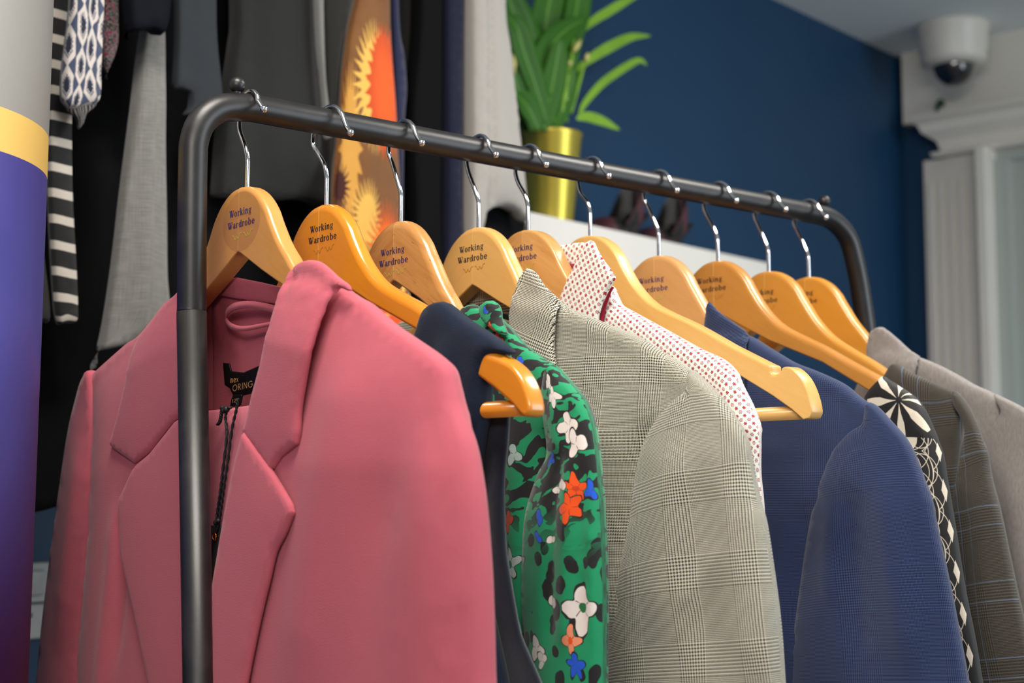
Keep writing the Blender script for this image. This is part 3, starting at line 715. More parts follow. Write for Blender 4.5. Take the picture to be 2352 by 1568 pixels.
for i in range(10):
    fr = Frame((rx, HY[i], rz), (1, 0, 0), (0, -1, 0)); FR.append(fr)
    drop = -fr.loc([(HX[i], HT[i])], 0)[0][1]; zt = rz-drop
    t = thing('clothes_hanger', (rx, HY[i], zt), HLAB[i], 'hanger', 'wooden hangers on the black rail')
    V, Fc = hanger_body(NOT[i], BEV[i], uc=UC[i], ks=KS[i], sl=SLP[i]); w0 = np.array([rx, HY[i], zt])
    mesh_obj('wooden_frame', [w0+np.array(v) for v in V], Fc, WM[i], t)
    hp_ = catmull([(a, 0, b) for a, b in hook_path(drop, HR[i])], 6); sgn = 1
    hp_ = hp_*np.array([1, 1, 1])+np.array([rx, HY[i], rz]); hp_[:, 1] += np.linspace(0, (random.random()-.5)*.004, len(hp_))
    mesh_obj('hook', *merge([tube(hp_, .00165, 14), ball(hp_[-1], .0026, 14)]), m_chrome, t)
    bz = zt-.1500
    mesh_obj('trouser_bar', *tube([w0+np.array([x, .001, (-.009 if i == 0 else 0)-.074-.0752*KS[i]-SLP[i]*(.055+.112*KS[i])]) for x in (-.1-.109*KS[i], -.1, .1, .1+.109*KS[i])], .0048, 18), WM[i], t)
    if TXT[i]:
        ex, ey, stk = TXT[i]; e = fr.loc([(ex, ey)], .0062)[0]; f3 = lambda u, z, d: fr.world(u, z, d)
        pm = m_navyp if stk else m_blackp; u1 = e[0]; z1 = e[1]
        lettering('lettering', 'Wardrobe', f3, u1-.0350, z1, .0350, .00315, pm, t, .00635)
        lettering('lettering', 'Working', f3, u1-.0330, z1+.0078, .0288, .00315, pm, t, .00635)
        V = []; Fc = []
        lz = z1-.0058; sq = [(0, .0012), (.0022, .0004), (.0036, -.0016), (.0052, -.0016), (.0064, .0004), (.0078, -.0014), (.0094, -.0012), (.0108, .0012), (.0132, .0018)]
        for s0 in (0, .0142):
            C = catmull([(a*.92+s0, b+(.0006 if s0 else 0)) for a, b in sq], 4)
            for a, b in zip(C, C[1:]):
                q = len(V); dd = b-a; nn = np.array([-dd[1], dd[0]])/np.linalg.norm(dd)*.00026
                V += [f3(u1-.0288+p[0], lz+p[1], .00635) for p in (a-nn, b-nn, b+nn, a+nn)]; Fc.append((q, q+1, q+2, q+3))
        mesh_obj('emblem', V, Fc, m_lime if stk else m_gilt, t, smooth=False)
        if stk:
            c = (u1-.0175, z1+.0035); V = [f3(c[0]+.0245*math.cos(a), max(c[1]+.0200*math.sin(a), z1-.0165), .0063) for a in np.linspace(0, 2*PI, 48, endpoint=False)]
            if i == 0: mesh_obj('clear_sticker', V, [tuple(range(48))], m_stk, t, smooth=False)

# ================================================================= garments on the rack
GG = 'clothes hanging on the black rail'
def garment(i, name, label, cat='garment'):
    return thing(name, (rx, HY[i], rz-.45), label, cat, GG)
LOW = 2350                                      # pixel row below the frame where the hems hang
# ---- pink blazer
mp = cloth('pink_crepe', (187, 91, 104), .04, .15, .8, 1400, .35); mpi = cloth('pink_crepe_facing', (181, 85, 99), .05, .1, .85, 1500, .5)
mpl = cloth('pink_lining', (196, 104, 118), .04, .1, .6, 800, .1)
f = FR[0]; g = garment(0, 'pink_blazer', 'dusty pink blazer with notched lapels, nearest on the rack', 'blazer')
# back panel with neck facing
piece(f, 'back_panel', [(400, 690), (440, 655), (500, 641), (545, 639), (600, 650), (655, 664), (760, 720), (960, 800), (1010, 1000), (1030, LOW), (200, LOW), (250, 900), (330, 770)], mpi, g, off=-.011, T=0, h=.009,
      folds=[([(560, 860), (556, 760), (560, 700)], -.0015, .012)], thick=.001)
tq = thing('pink_trousers', (rx, HY[0], rz-.45), 'pink trousers folded over the bar inside the pink blazer', 'trousers', None)
piece(f, 'folded_legs', [(350, 957), (430, 949), (475, 943), (530, 937), (585, 929), (640, 920), (820, 903), (860, LOW), (330, LOW)], mpl, tq, off=0, T=.0075, Tb=.0075, L=.003, h=.01)
piece(f, 'collar_stand', [(420, 700), (452, 662), (520, 640), (545, 637), (600, 648), (660, 662), (690, 700), (640, 700), (590, 693), (540, 686), (490, 676), (445, 712)], mpi, g, off=-.0095, T=.002, L=.004, h=.005)
# hanger loop
lpth = [(660, 736), (610, 748), (570, 755), (540, 751), (522, 742), (516, 728), (526, 714), (548, 704), (580, 700), (612, 704), (645, 714)]
P = [f.world(*f.loc([p], -.005)[0], -.0045+.002*math.sin(i)) for i, p in enumerate(lpth)]; C = catmull(P, 5); V = []; Fc = []
for i, c in enumerate(C):
    k = i/len(C); w = np.array([0, 0, 1])*(.0024 if k > .45 else .0010+.0014*k/.45)
    V += [c-w, c-w+np.array([0, -.0012, 0]), c+w+np.array([0, -.0012, 0]), c+w]
for i in range(len(C)-1):
    for k in range(4): Fc.append((i*4+k, i*4+(k+1) % 4, i*4+4+(k+1) % 4, i*4+4+k))
mesh_obj('hanger_loop', V, Fc, mp, g)
# woven neck label, size tab, cord and swing tag
ml_ = cloth('black_satin_label', (14, 13, 13), .05, 0, .45, 900, .1); mgl = plain('gold_thread', (176, 128, 78), .5)
lab, hl = piece(f, 'neck_label', [(512, 833), (526, 834), (530, 852), (560, 855), (608, 834), (640, 825), (630, 880), (598, 899), (560, 908), (536, 910), (528, 892), (516, 884)], ml_, g, off=-.001, T=.0006, L=.003, h=.003,
                folds=[([(529, 836), (528, 890)], -.0012, .0015, 0)])
def on(fr, px, py, off): q = fr.loc([(px, py)], off)[0]; return q
def text_on(fr, text, p0, p1, xh, off, mat, parent, name='lettering'):
    a = on(fr, *p0, off); b = on(fr, *p1, off); w = b[0]-a[0]; sl = (b[1]-a[1])/w
    return lettering(name, text, lambda u, z, d: fr.world(u, z+(u-a[0])*sl, d), a[0], a[1], w, xh, mat, parent, off)
text_on(f, 'nex', (529, 879), (548, 877), .0028, .0012, mgl, lab); text_on(f, 'ORING', (534, 899), (581, 888), .0042, .0012, mgl, lab)
sz, _ = piece(f, 'size_tab', [(536, 905), (556, 906), (551, 930), (546, 935), (528, 934), (531, 918)], ml_, g, off=.0005, T=.0004, L=.003, h=.003)
text_on(f, '12', (533, 925), (543, 923), .0018, .0018, mgl, sz)
m_cord = plain('black_cord', (22, 20, 22), .6)
def cord(pts, off, r=.0009, name='cord'):
    C = catmull([f.world(*on(f, x, y, off), off) for x, y in pts], 10); n = len(C); parts_ = []
    for ph in (0, PI):
        q = [c+np.array([math.cos(i*.9+ph), math.sin(i*.9+ph), 0])*r*.55 for i, c in enumerate(C)]; parts_.append(tube(q, r*.75, 7))
    return mesh_obj(name, *merge(parts_), m_cord, g)
cord([(546, 915), (543, 940), (533, 985), (523, 1060), (514, 1120), (508, 1165), (502, 1205), (497, 1222)], .0095)
cord([(528, 935), (518, 955), (521, 1000), (512, 1080), (506, 1130), (500, 1170), (497, 1205)], .0098)
cord([(530, 936), (512, 938), (508, 955), (505, 968), (500, 975)], .0105, .0011)
for kk in (((520, 940, .0022), (514, 943, .0019), (511, 937, .0017)), ((497, 1200, .002), (501, 1196, .0017))):
    mesh_obj('knot', *merge([ball(f.world(*on(f, x, y, .0105), .0105), r) for x, y, r in kk]), m_cord, g)
tg, _ = piece(f, 'swing_tag', [(468, 1206), (515, 1205), (516, 1240), (513, 1440), (468, 1440)], plain('charcoal_card', (52, 52, 56), .6), g, off=.0088, T=0, h=.01, thick=.0006)
e = f.world(*on(f, 492, 1233, .0102), .0100); mesh_obj('eyelet', *tube([e+np.array([math.cos(a), 0, math.sin(a)*1.2])*.0022 for a in np.linspace(0, 2*PI, 17)], .0007, 8, caps=False), plain('copper_eyelet', (220, 130, 60), .2, 1), tg)
# body fronts: right front (nearest us) and left front
T0 = lambda u, z: .014+.012*np.clip((-.12-z)/.12, 0, 1)
rf, hR = piece(f, 'right_front', [(700, 690), (712, 660), (730, 645), (780, 655), (821, 680), (851, 697), (897, 738), (955, 778), (1004, 812), (1033, 842), (1047, 890), (1058, 933), (1085, 1009), (1100, 1078), (1112, 1163), (1122, 1290), (1127, 1399), (1131, 1543), (1134, 1700), (1120, LOW), (560, LOW), (600, 1568), (630, 1300), (670, 900)], mp, g,
      T=T0, Tb=.012, L=.016, open_=(20, 21, 22, 23, 0), smoothk=set(range(2, 19)), inset=(.012, 0), shoulder=True, foff=.03, h=.006,
      folds=[([(1010, 985), (1030, 1150), (1062, 1330), (1075, 1500), (1080, 1800)], -.006, .011, .3), ([(1065, 1000), (1085, 1150), (1105, 1350), (1110, 1600)], .006, .007, .25),
             ([(760, 800), (745, 1000), (700, 1300), (660, 1700)], .004, .022), ([(905, 830), (870, 1050), (840, 1300), (820, 1700)], -.0045, .020, .45), ([(980, 880), (960, 1150), (960, 1700)], .003, .026, .45)],
      ripple=.00015)
lf, hL = piece(f, 'left_front', [(470, 640), (440, 655), (407, 681), (382, 703), (332, 766), (301, 788), (232, 849), (213, 870), (222, 932), (226, 1032), (222, 1170), (212, 1309), (197, 1475), (190, 1700), (175, LOW), (470, LOW), (470, 1500), (465, 1100), (468, 900)], mp, g,
      T=lambda u, z: .012+.008*np.clip((-.12-z)/.12, 0, 1), Tb=.010, L=.012, open_=(15, 16, 17, 18), smoothk=set(range(2, 14)), inset=(.010, .012), shoulder=True, foff=.018, h=.006,
      folds=[([(272, 1140), (262, 1300), (235, 1568), (220, 1900)], .003, .010), ([(300, 1100), (290, 1300), (262, 1568)], -.003, .008)])
sl, hS = piece(f, 'sleeve', [(214, 853), (223, 932), (228, 1032), (226, 1170), (214, 1309), (199, 1475), (190, 1700), (150, LOW), (30, LOW), (70, 1750), (91, 1568), (105, 1420), (133, 1198), (160, 1010), (180, 920), (196, 868)], mp, g, off=.006,
      T=.014, Tb=.020, L=.014, smoothk=set(range(0, 16)), inset=(.010, .0), h=.006, foff=.018,
      folds=[([(180, 1000), (160, 1200), (130, 1500)], .003, .012), ([(205, 1100), (190, 1300), (165, 1568)], -.002, .008)])
ZERO = lambda V: np.zeros(len(V))
def over(name, px, hf, mat, parent, clear, T=.0025, L=.0025, folds=(), h=.005, smoothk=None, uvrot=0, lift=None, fr=None, uvoff=(0, 0), open_=(), thick=.001, Tb=None):
    P = drape(fr or f, px, hf, clear)
    b = (lambda V: hf(V)+clear+(lift(V) if lift else 0))
    return piece(fr or f, name, None, mat, parent, local=P, T=T, L=L, folds=folds, h=h, smoothk=smoothk, base=b, uvrot=uvrot, uvoff=uvoff, open_=open_, thick=thick, Tb=Tb)
# collar and lapels
colR = [(575, 960), (587, 906), (607, 833), (626, 749), (645, 676), (660, 645), (673, 621), (695, 602), (717, 597), (744, 605), (782, 638), (804, 655), (809, 668), (800, 668), (782, 663), (760, 686), (737, 741), (717, 810), (706, 875), (696, 940), (693, 994), (689, 1020), (652, 1051), (632, 1083), (600, 1040), (564, 992)]
over('collar', colR, lambda V: np.minimum(hR(V), .017), mp, g, .0085, T=.006, L=.004, h=.004, smoothk={3, 4, 5, 6, 7, 8, 9, 10, 11, 14, 15, 16, 17, 18, 19}, uvrot=.4)
lapR = [(564, 990), (600, 1040), (632, 1085), (655, 1122), (676, 1158), (680, 1177), (661, 1225), (639, 1268), (625, 1326), (603, 1417), (577, 1543), (560, 1640), (520, 1850), (455, 1850), (478, 1568), (486, 1400), (494, 1344), (509, 1254), (523, 1174), (545, 1062)]
over('lapel', lapR, lambda V: np.minimum(hR(V), .021), mp, g, .0075, T=.005, L=.004, h=.005, smoothk={6, 7, 8, 9, 10, 15, 16, 17, 18, 19}, uvrot=.25)
colL = [(415, 668), (382, 701), (350, 742), (318, 786), (296, 866), (277, 949), (257, 1021), (266, 1032), (315, 1066), (348, 1040), (380, 1000), (407, 968), (455, 930), (462, 760), (455, 660)]
over('collar', colL, lambda V: np.minimum(hL(V), .014), mp, g, .005, T=.005, L=.004, h=.004, smoothk={3, 4, 5, 9, 10, 11}, uvrot=-.4)
lapL = [(405, 968), (380, 1000), (348, 1040), (317, 1067), (308, 1078), (275, 1148), (279, 1210), (283, 1280), (310, 1400), (345, 1568), (380, 1750), (430, 1850), (462, 1850), (460, 1300), (460, 930)]
over('lapel', lapL, lambda V: np.minimum(hL(V), .016), mp, g, .0045, T=.004, L=.004, h=.005, smoothk={6, 7, 8, 9, 10}, uvrot=-.25)

# ---- sleeveless navy top
mn = cloth('navy_linen', (27, 37, 54), .2, .08, .9, 1100, .5); mn2 = cloth('navy_velvet_back', (18, 26, 40), .25, .4, .6, 260, .3)
f1 = FR[1]; g = garment(1, 'sleeveless_top', 'sleeveless navy top draped on the orange hanger beside the pink blazer', 'top')
piece(f1, 'back_panel', [(1060, 900), (1119, 921), (1169, 919), (1165, 1009), (1157, 1085), (1155, 1145), (1159, 1253), (1172, 1340), (1192, 1446), (1212, 1500), (1243, 1572), (1290, 1700), (1300, LOW), (600, LOW), (640, 1200), (900, 1000)], mn2, g, off=-.010, T=.003, Tb=.006, L=.006,
      smoothk=set(range(3, 12)), h=.007, folds=[([(1140, 1100), (1135, 1300), (1150, 1500)], .003, .008), ([(1118, 1100), (1112, 1400), (1118, 1600)], -.003, .007)])
piece(f1, 'front_panel', [(940, 850), (950, 795), (966, 764), (981, 720), (995, 701), (1012, 693), (1031, 697), (1069, 728), (1127, 766), (1165, 793), (1177, 812), (1150, 815), (1134, 826), (1123, 858), (1119, 894), (1115, 950), (1110, 990), (1100, 1066), (1092, 1180), (1100, 1300), (1130, 1430), (1160, 1568), (1200, 1700), (1220, LOW), (560, LOW), (620, 1100), (850, 1000)], mn, g, off=0, T=.011, Tb=.010, L=.006, shoulder=True,
      smoothk={2, 3, 4, 5, 6, 7, 8, 9, 10, 11, 12, 13, 14, 15, 16, 17, 18, 19, 20}, h=.006, folds=[([(1040, 760), (1050, 900), (1045, 1050)], .0022, .010), ([(1010, 780), (1020, 900)], -.002, .008), ([(1085, 800), (1090, 950)], -.0015, .007)])

# ---- green printed blouse
mg = M('green_floral_crepe', .75, sheen=.25, spec=.3); u, v = mg.uv()
wob = mg.noise(mg.xyz(u, v), 45, 2); wob2 = mg.noise(mg.xyz(u+3, v+1), 45, 2); uu = u+(wob-.5)*.012; vv = v+(wob2-.5)*.012
st_ = mg.noise(mg.xyz(uu*52+vv*26, vv*112-uu*34), 1.0, 1, .5, .7); sp_ = mg.voro(mg.xyz(uu*78, vv*62), 1.0, 'F1', .85)
lowr = (v*-1).step(.26, .30)
mask = (st_ > .50)*(1-lowr)+lowr*(sp_ < .42); c = mg.mix(mask.min(1), srgb((16, 146, 96)), srgb((24, 24, 26)))
def flower(c, cu, cv, R, n, rgb, ph=0, core=None, outline=(30, 26, 26)):
    du = uu-cu; dv = vv-cv; r = hyp(du, dv); a = du.atan2(dv); w = ((a*n+ph).cos())*.26+.80
    q = r/(w*R); c = mg.mix((q < 1.14)*(q > .98), c, srgb(outline)); c = mg.mix(q < 1, c, srgb(rgb)); c = mg.mix((q < .9)*((a*n+ph+PI).cos() > .975)*(q > .25), c, srgb((60, 55, 50)))
    if core: c = mg.mix(r < R*.24, c, srgb(core))
    return c
f2 = FR[2]; L2 = lambda x, y: f2.loc([(x, y)], .012)[0]
WH, OR, BL = (232, 226, 218), (240, 84, 14), (20, 88, 214)
for x, y, R, n, rgb, ph, core in [(1265, 868, .0085, 3, WH, 0, None), (1285, 900, .0105, 4, WH, 1, None), (1320, 975, .013, 4, WH, .5, None), (1345, 1010, .012, 3, WH, 2, None), (1180, 1045, .010, 3, (176, 196, 190), 1, None),
        (1340, 1115, .0115, 5, OR, 0, (200, 60, 10)), (1330, 1165, .012, 5, OR, 2, None), (1375, 1120, .008, 3, BL, 0, None), (1246, 1180, .0065, 2, BL, 1.5, None), (1246, 1225, .006, 2, BL, 1.5, None), (1262, 1057, .005, 3, BL, 0, None),
        (1285, 1120, .006, 2, WH, 3, None), (1307, 1110, .007, 2, WH, 3, None), (1280, 1235, .006, 2, WH, 3, None), (1171, 1200, .008, 4, (206, 60, 16), 0, None), (1175, 1290, .012, 5, (190, 200, 194), 0, (16, 120, 90)),
        (1355, 1400, .017, 4, WH, .4, (30, 110, 60)), (1338, 1465, .010, 4, (240, 150, 110), .4, OR), (1282, 1382, .007, 2, WH, 2.6, None), (1245, 1485, .010, 3, WH, 1, None), (1258, 1512, .007, 3, WH, 2.4, None),
        (1345, 1530, .011, 5, BL, 0, None), (1138, 770, .0065, 4, OR, 0, None), (1137, 750, .003, 3, OR, 0, None), (1128, 705, .004, 3, BL, 0, None), (1187, 812, .004, 3, BL, 0, None)]:
    q = L2(x, y); c = flower(c, q[0], q[1], R*.78, n, rgb, ph, core)
n_ = mg.noise(mg.xyz(u, v), 1800, 1); mg.color(c).bump(n_, .2, .0003); mg = mg.m
g = garment(2, 'floral_blouse', 'green blouse with black animal print and white and orange flowers', 'blouse')
piece(f2, 'body', [(1045, 760), (1050, 735), (1057, 719), (1070, 705), (1092, 699), (1112, 708), (1131, 712), (1150, 728), (1178, 758), (1204, 787), (1242, 816), (1277, 841), (1292, 880), (1282, 980), (1290, 1100), (1300, 1300), (1300, 1500), (1300, LOW), (760, LOW), (800, 1300), (900, 1000)], mg, g, T=.010, Tb=.012, L=.009,
      smoothk=set(range(1, 18)), shoulder=True, inset=(.009, .006), h=.006, foff=.01, folds=[([(1250, 920), (1262, 990), (1275, 1040)], -.004, .004), ([(1180, 950), (1190, 1250), (1200, 1500)], .004, .012), ([(1225, 1100), (1235, 1500)], -.003, .010)])
piece(f2, 'sleeve', [(1277, 838), (1303, 865), (1328, 893), (1347, 919), (1362, 964), (1371, 1017), (1376, 1058), (1382, 1128), (1385, 1182), (1389, 1281), (1391, 1380), (1391, 1568), (1385, LOW), (1230, LOW), (1215, 1568), (1205, 1400), (1210, 1200), (1240, 1090), (1262, 1040), (1253, 960), (1250, 900), (1258, 850)], mg, g, off=.007, T=.013, Tb=.016, L=.010,
      smoothk=set(range(0, 22)), inset=(.006, 0.008), h=.005, foff=.018, folds=[([(1277, 1045), (1262, 1200), (1258, 1500)], -.0035, .004, .1), ([(1300, 1040), (1300, 1250), (1296, 1500)], .003, .004, .1), ([(1325, 1050), (1322, 1250), (1330, 1500)], -.003, .004, .1), ([(1350, 1050), (1350, 1300), (1355, 1500)], .003, .005, .1), ([(1265, 860), (1262, 960), (1275, 1040)], .003, .005, .1)])
piece(f2, 'gathered_collar', [(1112, 712), (1116, 700), (1122, 694), (1131, 690), (1143, 697), (1150, 712), (1153, 735), (1165, 770), (1140, 760), (1120, 740)], mg, g, off=.010, T=.009, Tb=.004, L=.003, smoothk=set(range(10)), h=.003, foff=.015,
      folds=[([(1126, 697), (1128, 730)], -.003, .0014, .1), ([(1136, 695), (1145, 740)], -.003, .0014, .1), ([(1116, 705), (1118, 730)], -.002, .0012, .1)])

# ---- houndstooth / glen check blazer
CHK = dict(light=(212, 208, 188), dark=(38, 28, 32))
mc = weave('houndstooth_wool', .00026, CHK['light'], CHK['dark'], (80, 120)); mcc = weave('houndstooth_wool_collar', .00026, CHK['light'], CHK['dark'], (80, 120), ang=.35)
mcs = weave('houndstooth_wool_sleeve', .00026, CHK['light'], CHK['dark'], (80, 120), ang=-.12)
f3_ = FR[3]; g = garment(3, 'houndstooth_blazer', 'cream and black houndstooth check blazer between the green blouse and the dotted shirt', 'blazer')
piece(f3_, 'back_panel', [(700, 900), (760, 840), (850, 775), (925, 738), (1010, 700), (1062, 672), (1085, 655), (1120, 655), (1180, 668), (1235, 690), (1300, 760), (1320, 1000), (1320, LOW), (650, LOW)], mc, g, off=-.011, T=.002, L=.006, h=.009)
mgs = plain('dark_green_lining', (22, 46, 38), .4)
piece(f3_, 'lining', [(1060, 735), (1100, 700), (1185, 730), (1200, 800), (1195, 900), (1040, 900)], mgs, g, off=-.0075, T=0, h=.008)
piece(f3_, 'neck_label', [(1095, 712), (1185, 742), (1185, 748), (1095, 718)], plain('cream_trim', (196, 190, 150), .6), g, off=-.0055, T=0, h=.004)
bt = [(1200, 720), (1230, 690), (1283, 690), (1319, 711), (1367, 730), (1414, 749), (1462, 768), (1510, 797), (1558, 829), (1590, 853), (1612, 880), (1600, 960), (1600, 1100), (1600, LOW), (1050, LOW), (1050, 1200), (1100, 900)]
_, hB = piece(f3_, 'front_panel', bt, mc, g, T=lambda u, z: .010+.006*np.clip((-.13-z)/.1, 0, 1), Tb=.010, L=.012, smoothk=set(range(2, 11)), open_=(14, 15, 16, 0), shoulder=True, inset=(.0095, .006), foff=.014, h=.006,
      folds=[([(1500, 960), (1470, 1050), (1440, 1200), (1420, 1400)], -.005, .010, .2), ([(1380, 900), (1380, 1150), (1390, 1500)], .003, .014)], thick=.001)
_, hSl = piece(f3_, 'sleeve', [(1590, 848), (1612, 868), (1645, 898), (1674, 937), (1699, 977), (1716, 1018), (1727, 1084), (1740, 1148), (1755, 1204), (1773, 1324), (1786, 1428), (1797, 1568), (1810, 1750), (1800, LOW), (1370, LOW), (1385, 1568), (1400, 1496), (1418, 1380), (1441, 1265), (1458, 1182), (1468, 1100), (1480, 1040), (1500, 990), (1530, 945), (1562, 912), (1585, 895), (1588, 870)], mcs, g, off=.006,
      T=.018, Tb=.016, L=.013, smoothk=set(range(0, 27)), inset=(.004, .004), h=.006, foff=.02,
      folds=[([(1680, 1010), (1690, 1200), (1720, 1400), (1740, 1600)], .004, .012), ([(1560, 1000), (1540, 1200), (1530, 1500)], .004, .016), ([(1620, 1050), (1610, 1300), (1640, 1568)], -.0035, .012), ([(1660, 1250), (1570, 1400)], .002, .008)])
colB = [(1174, 755), (1172, 725), (1176, 705), (1184, 672), (1195, 642), (1207, 621), (1214, 616), (1230, 625), (1252, 656), (1268, 673), (1285, 689), (1287, 700), (1277, 727), (1274, 787), (1281, 845), (1290, 1000), (1290, 1300), (1240, 1300), (1200, 1000), (1180, 850)]
over('collar', colB, lambda V: np.minimum(hB(V), .012), mcc, g, .005, T=.006, L=.005, fr=f3_, h=.004, smoothk={3, 4, 5, 6, 7, 8, 9, 10, 11, 12, 13})

# ---- dotted shirt
ms = M('dotted_white_poplin', .7, sheen=.15, spec=.3); u, v = ms.uv()
def dots(p, ang):
    c, s_ = math.cos(ang), math.sin(ang); a = (u*c-v*s_+5)/p; b = (u*s_+v*c+5)/p
    a1 = (a.mod(1)-.5)*p; b1 = (b.mod(1)-.5)*p; par = ((a.floor()+b.floor()).mod(2))
    r = hyp(a1, b1); th = a1.atan2(b1); rim = (r < .00135)*(r > .00085)*((th*6+1).cos() > -.35); core = r < .00085
    col = ms.mix(rim, srgb((238, 234, 226)), srgb((56, 40, 44))); cc = ms.mix(par*.6, srgb((196, 40, 56)), srgb((236, 190, 184))); return ms.mix(core, col, cc)
n_ = ms.noise(ms.xyz(u, v), 2000, 1); ms.color(dots(.0041, math.radians(36))).bump(n_, .1, .0002); ms = ms.m
m_red = cloth('dark_red_band', (148, 22, 48), .05, .3, .8)
f4 = FR[4]; g = garment(4, 'dotted_shirt', 'white shirt with tiny red and black dots and a pointed collar', 'shirt')
piece(f4, 'collar_band', [(1270, 566), (1288, 564), (1326, 557), (1350, 556), (1362, 575), (1352, 610), (1325, 612), (1280, 606)], ms, g, off=-.009, T=.002, L=.004, h=.004)
piece(f4, 'inner_band', [(1285, 605), (1306, 606), (1325, 605), (1345, 604), (1350, 660), (1330, 690), (1300, 660)], m_red, g, off=-.0085+.001, T=.001, h=.005)
_, hH = piece(f4, 'body', [(1340, 720), (1375, 670), (1400, 655), (1408, 655), (1414, 671), (1427, 696), (1450, 710), (1490, 732), (1536, 757), (1612, 799), (1662, 822), (1690, 848), (1704, 880), (1728, 928), (1745, 975), (1749, 1010), (1749, 1084), (1755, 1148), (1761, 1243), (1764, 1400), (1764, LOW), (1150, LOW), (1200, 1100)], ms, g, T=.009, Tb=.010, L=.009,
      smoothk=set(range(2, 20)), open_=(22,), shoulder=True, inset=(.0095, .006), h=.006, foff=.01, folds=[([(1690, 992), (1715, 990), (1745, 1010)], -.002, .0022, .1), ([(1600, 850), (1660, 950), (1700, 1050)], .002, .012), ([(1740, 1030), (1742, 1200)], .0025, .006)])
over('collar', [(1288, 682), (1306, 638), (1319, 613), (1326, 596), (1340, 572), (1349, 556), (1357, 552), (1366, 557), (1376, 578), (1390, 600), (1404, 619), (1415, 637), (1412, 646), (1406, 655), (1397, 669), (1385, 696), (1377, 726), (1374, 800), (1290, 800), (1280, 730)], lambda V: np.full(len(V), .010), ms, g, .003, T=.003, L=.003, fr=f4, h=.004, smoothk={4, 5, 6, 7, 8}, uvrot=.5)
over('collar_lining', [(1377, 726), (1385, 698), (1397, 671), (1405, 657), (1410, 660), (1404, 672), (1392, 705), (1386, 740), (1384, 800), (1374, 800)], lambda V: np.full(len(V), .008), m_red, g, .002, T=.0015, L=.003, fr=f4, h=.004)

# ---- blue check blazer
mb = weave('blue_check_wool', .00023, (56, 73, 114), (25, 29, 54), (144, 232)); mbs = weave('blue_check_wool_sleeve', .00023, (56, 73, 114), (25, 29, 54), (144, 232), ang=-.10); mbc = weave('blue_check_wool_collar', .00023, (52, 67, 104), (29, 33, 58), (144, 0), ang=.5)
f6 = FR[6]; g = garment(6, 'navy_check_blazer', 'navy blue check blazer behind the empty notched hanger', 'blazer')
_, hN = piece(f6, 'body', [(1600, 790), (1650, 770), (1716, 768), (1768, 796), (1825, 830), (1883, 853), (1940, 880), (1978, 911), (2010, 936), (2020, 980), (1990, 1100), (1960, 1300), (1950, 1568), (1950, LOW), (1480, LOW), (1500, 1100), (1560, 900)], mb, g, T=lambda u, z: .009+.006*np.clip((-.13-z)/.1, 0, 1), Tb=.010, L=.012, smoothk=set(range(2, 10)),
      open_=(14, 15, 16), shoulder=True, inset=(.0095, .006), h=.0045, foff=.014, folds=[([(1790, 846), (1805, 853), (1875, 889), (1936, 924), (1985, 965)], -.0035, .0028, .05), ([(1850, 1150), (1843, 1300), (1830, 1500)], -.004, .010), ([(1780, 1000), (1775, 1300), (1790, 1568)], .003, .014), ([(1826, 1475), (1828, 1568)], -.0015, .0015, .1)])
piece(f6, 'sleeve', [(1995, 925), (2014, 932), (2046, 966), (2080, 1005), (2101, 1045), (2120, 1096), (2139, 1148), (2150, 1204), (2180, 1339), (2203, 1458), (2223, 1568), (2250, 1750), (2240, LOW), (1800, LOW), (1822, 1568), (1830, 1450), (1843, 1350), (1857, 1250), (1874, 1160), (1893, 1090), (1915, 1040), (1935, 1012), (1958, 990), (1985, 972), (1990, 950)], mbs, g, off=.006,
      T=.017, Tb=.016, L=.013, smoothk=set(range(0, 25)), inset=(.004, .004), h=.006, foff=.02,
      folds=[([(2030, 1080), (2060, 1300), (2100, 1568)], .005, .013), ([(1950, 1100), (1960, 1300), (1985, 1568)], -.004, .013), ([(1915, 1150), (1905, 1400)], .003, .010), ([(2100, 1150), (2130, 1400), (2150, 1600)], -.003, .010)])
over('collar', [(1612, 790), (1619, 748), (1624, 706), (1627, 696), (1631, 693), (1653, 716), (1684, 739), (1712, 759), (1719, 768), (1718, 783), (1714, 806), (1712, 900), (1700, 1000), (1640, 1000), (1610, 850)], lambda V: np.minimum(hN(V), .010), mbc, g, .004, T=.005, L=.004, fr=f6, h=.004, smoothk={2, 3, 4, 5, 6})

# ---- black and cream print blouse
mk = M('black_cream_print', .6, sheen=.1, spec=.3); u, v = mk.uv(); f7 = FR[7]
a0 = f7.loc([(2128, 1010)], .01)[0]; a1 = f7.loc([(2210, 1568)], .01)[0]; sl_ = (a1[0]-a0[0])/(a0[1]-a1[1])
cu = u-(a0[0]+(a0[1]-v)*sl_); per = .0295; vm = ((a0[1]-v+.2).mod(per))-per*.5
c = srgb((34, 34, 34)); cream = srgb((226, 214, 194)); lower = v < float(a0[1]+.004)
blob = (hyp(cu+.020, vm*.95) < .0155); ln = None
for (x0, R_) in ((-.012, .0140), (-.012, .0175), (-.004, .0125), (-.018, .0230)):
    for dv in (0,):
        q = ((hyp(cu-x0, vm)-R_).abs() < .00028); ln = q if ln is None else ln.max(q)
vm2 = ((a0[1]-v+.2+per*.5).mod(per))-per*.5
for (x0, R_) in ((-.012, .0150), (-.006, .0185)): ln = ln.max((hyp(cu-x0, vm2)-R_).abs() < .00028)
dia = ((cu-.0125).abs()/.0032+vm2.abs()/.0085) < 1
pat = (blob.max(ln).max(dia))*(cu > -.034)
pc_ = f7.loc([(2068, 905)], .01)[0]; du = u-float(pc_[0]); dv = v-float(pc_[1]); th = du.atan2(dv); r_ = hyp(du, dv)
petal = ((th*8+.4).cos() > ((r_-.020).abs()*45+.15))*(r_ > .003)*(r_ < .037)
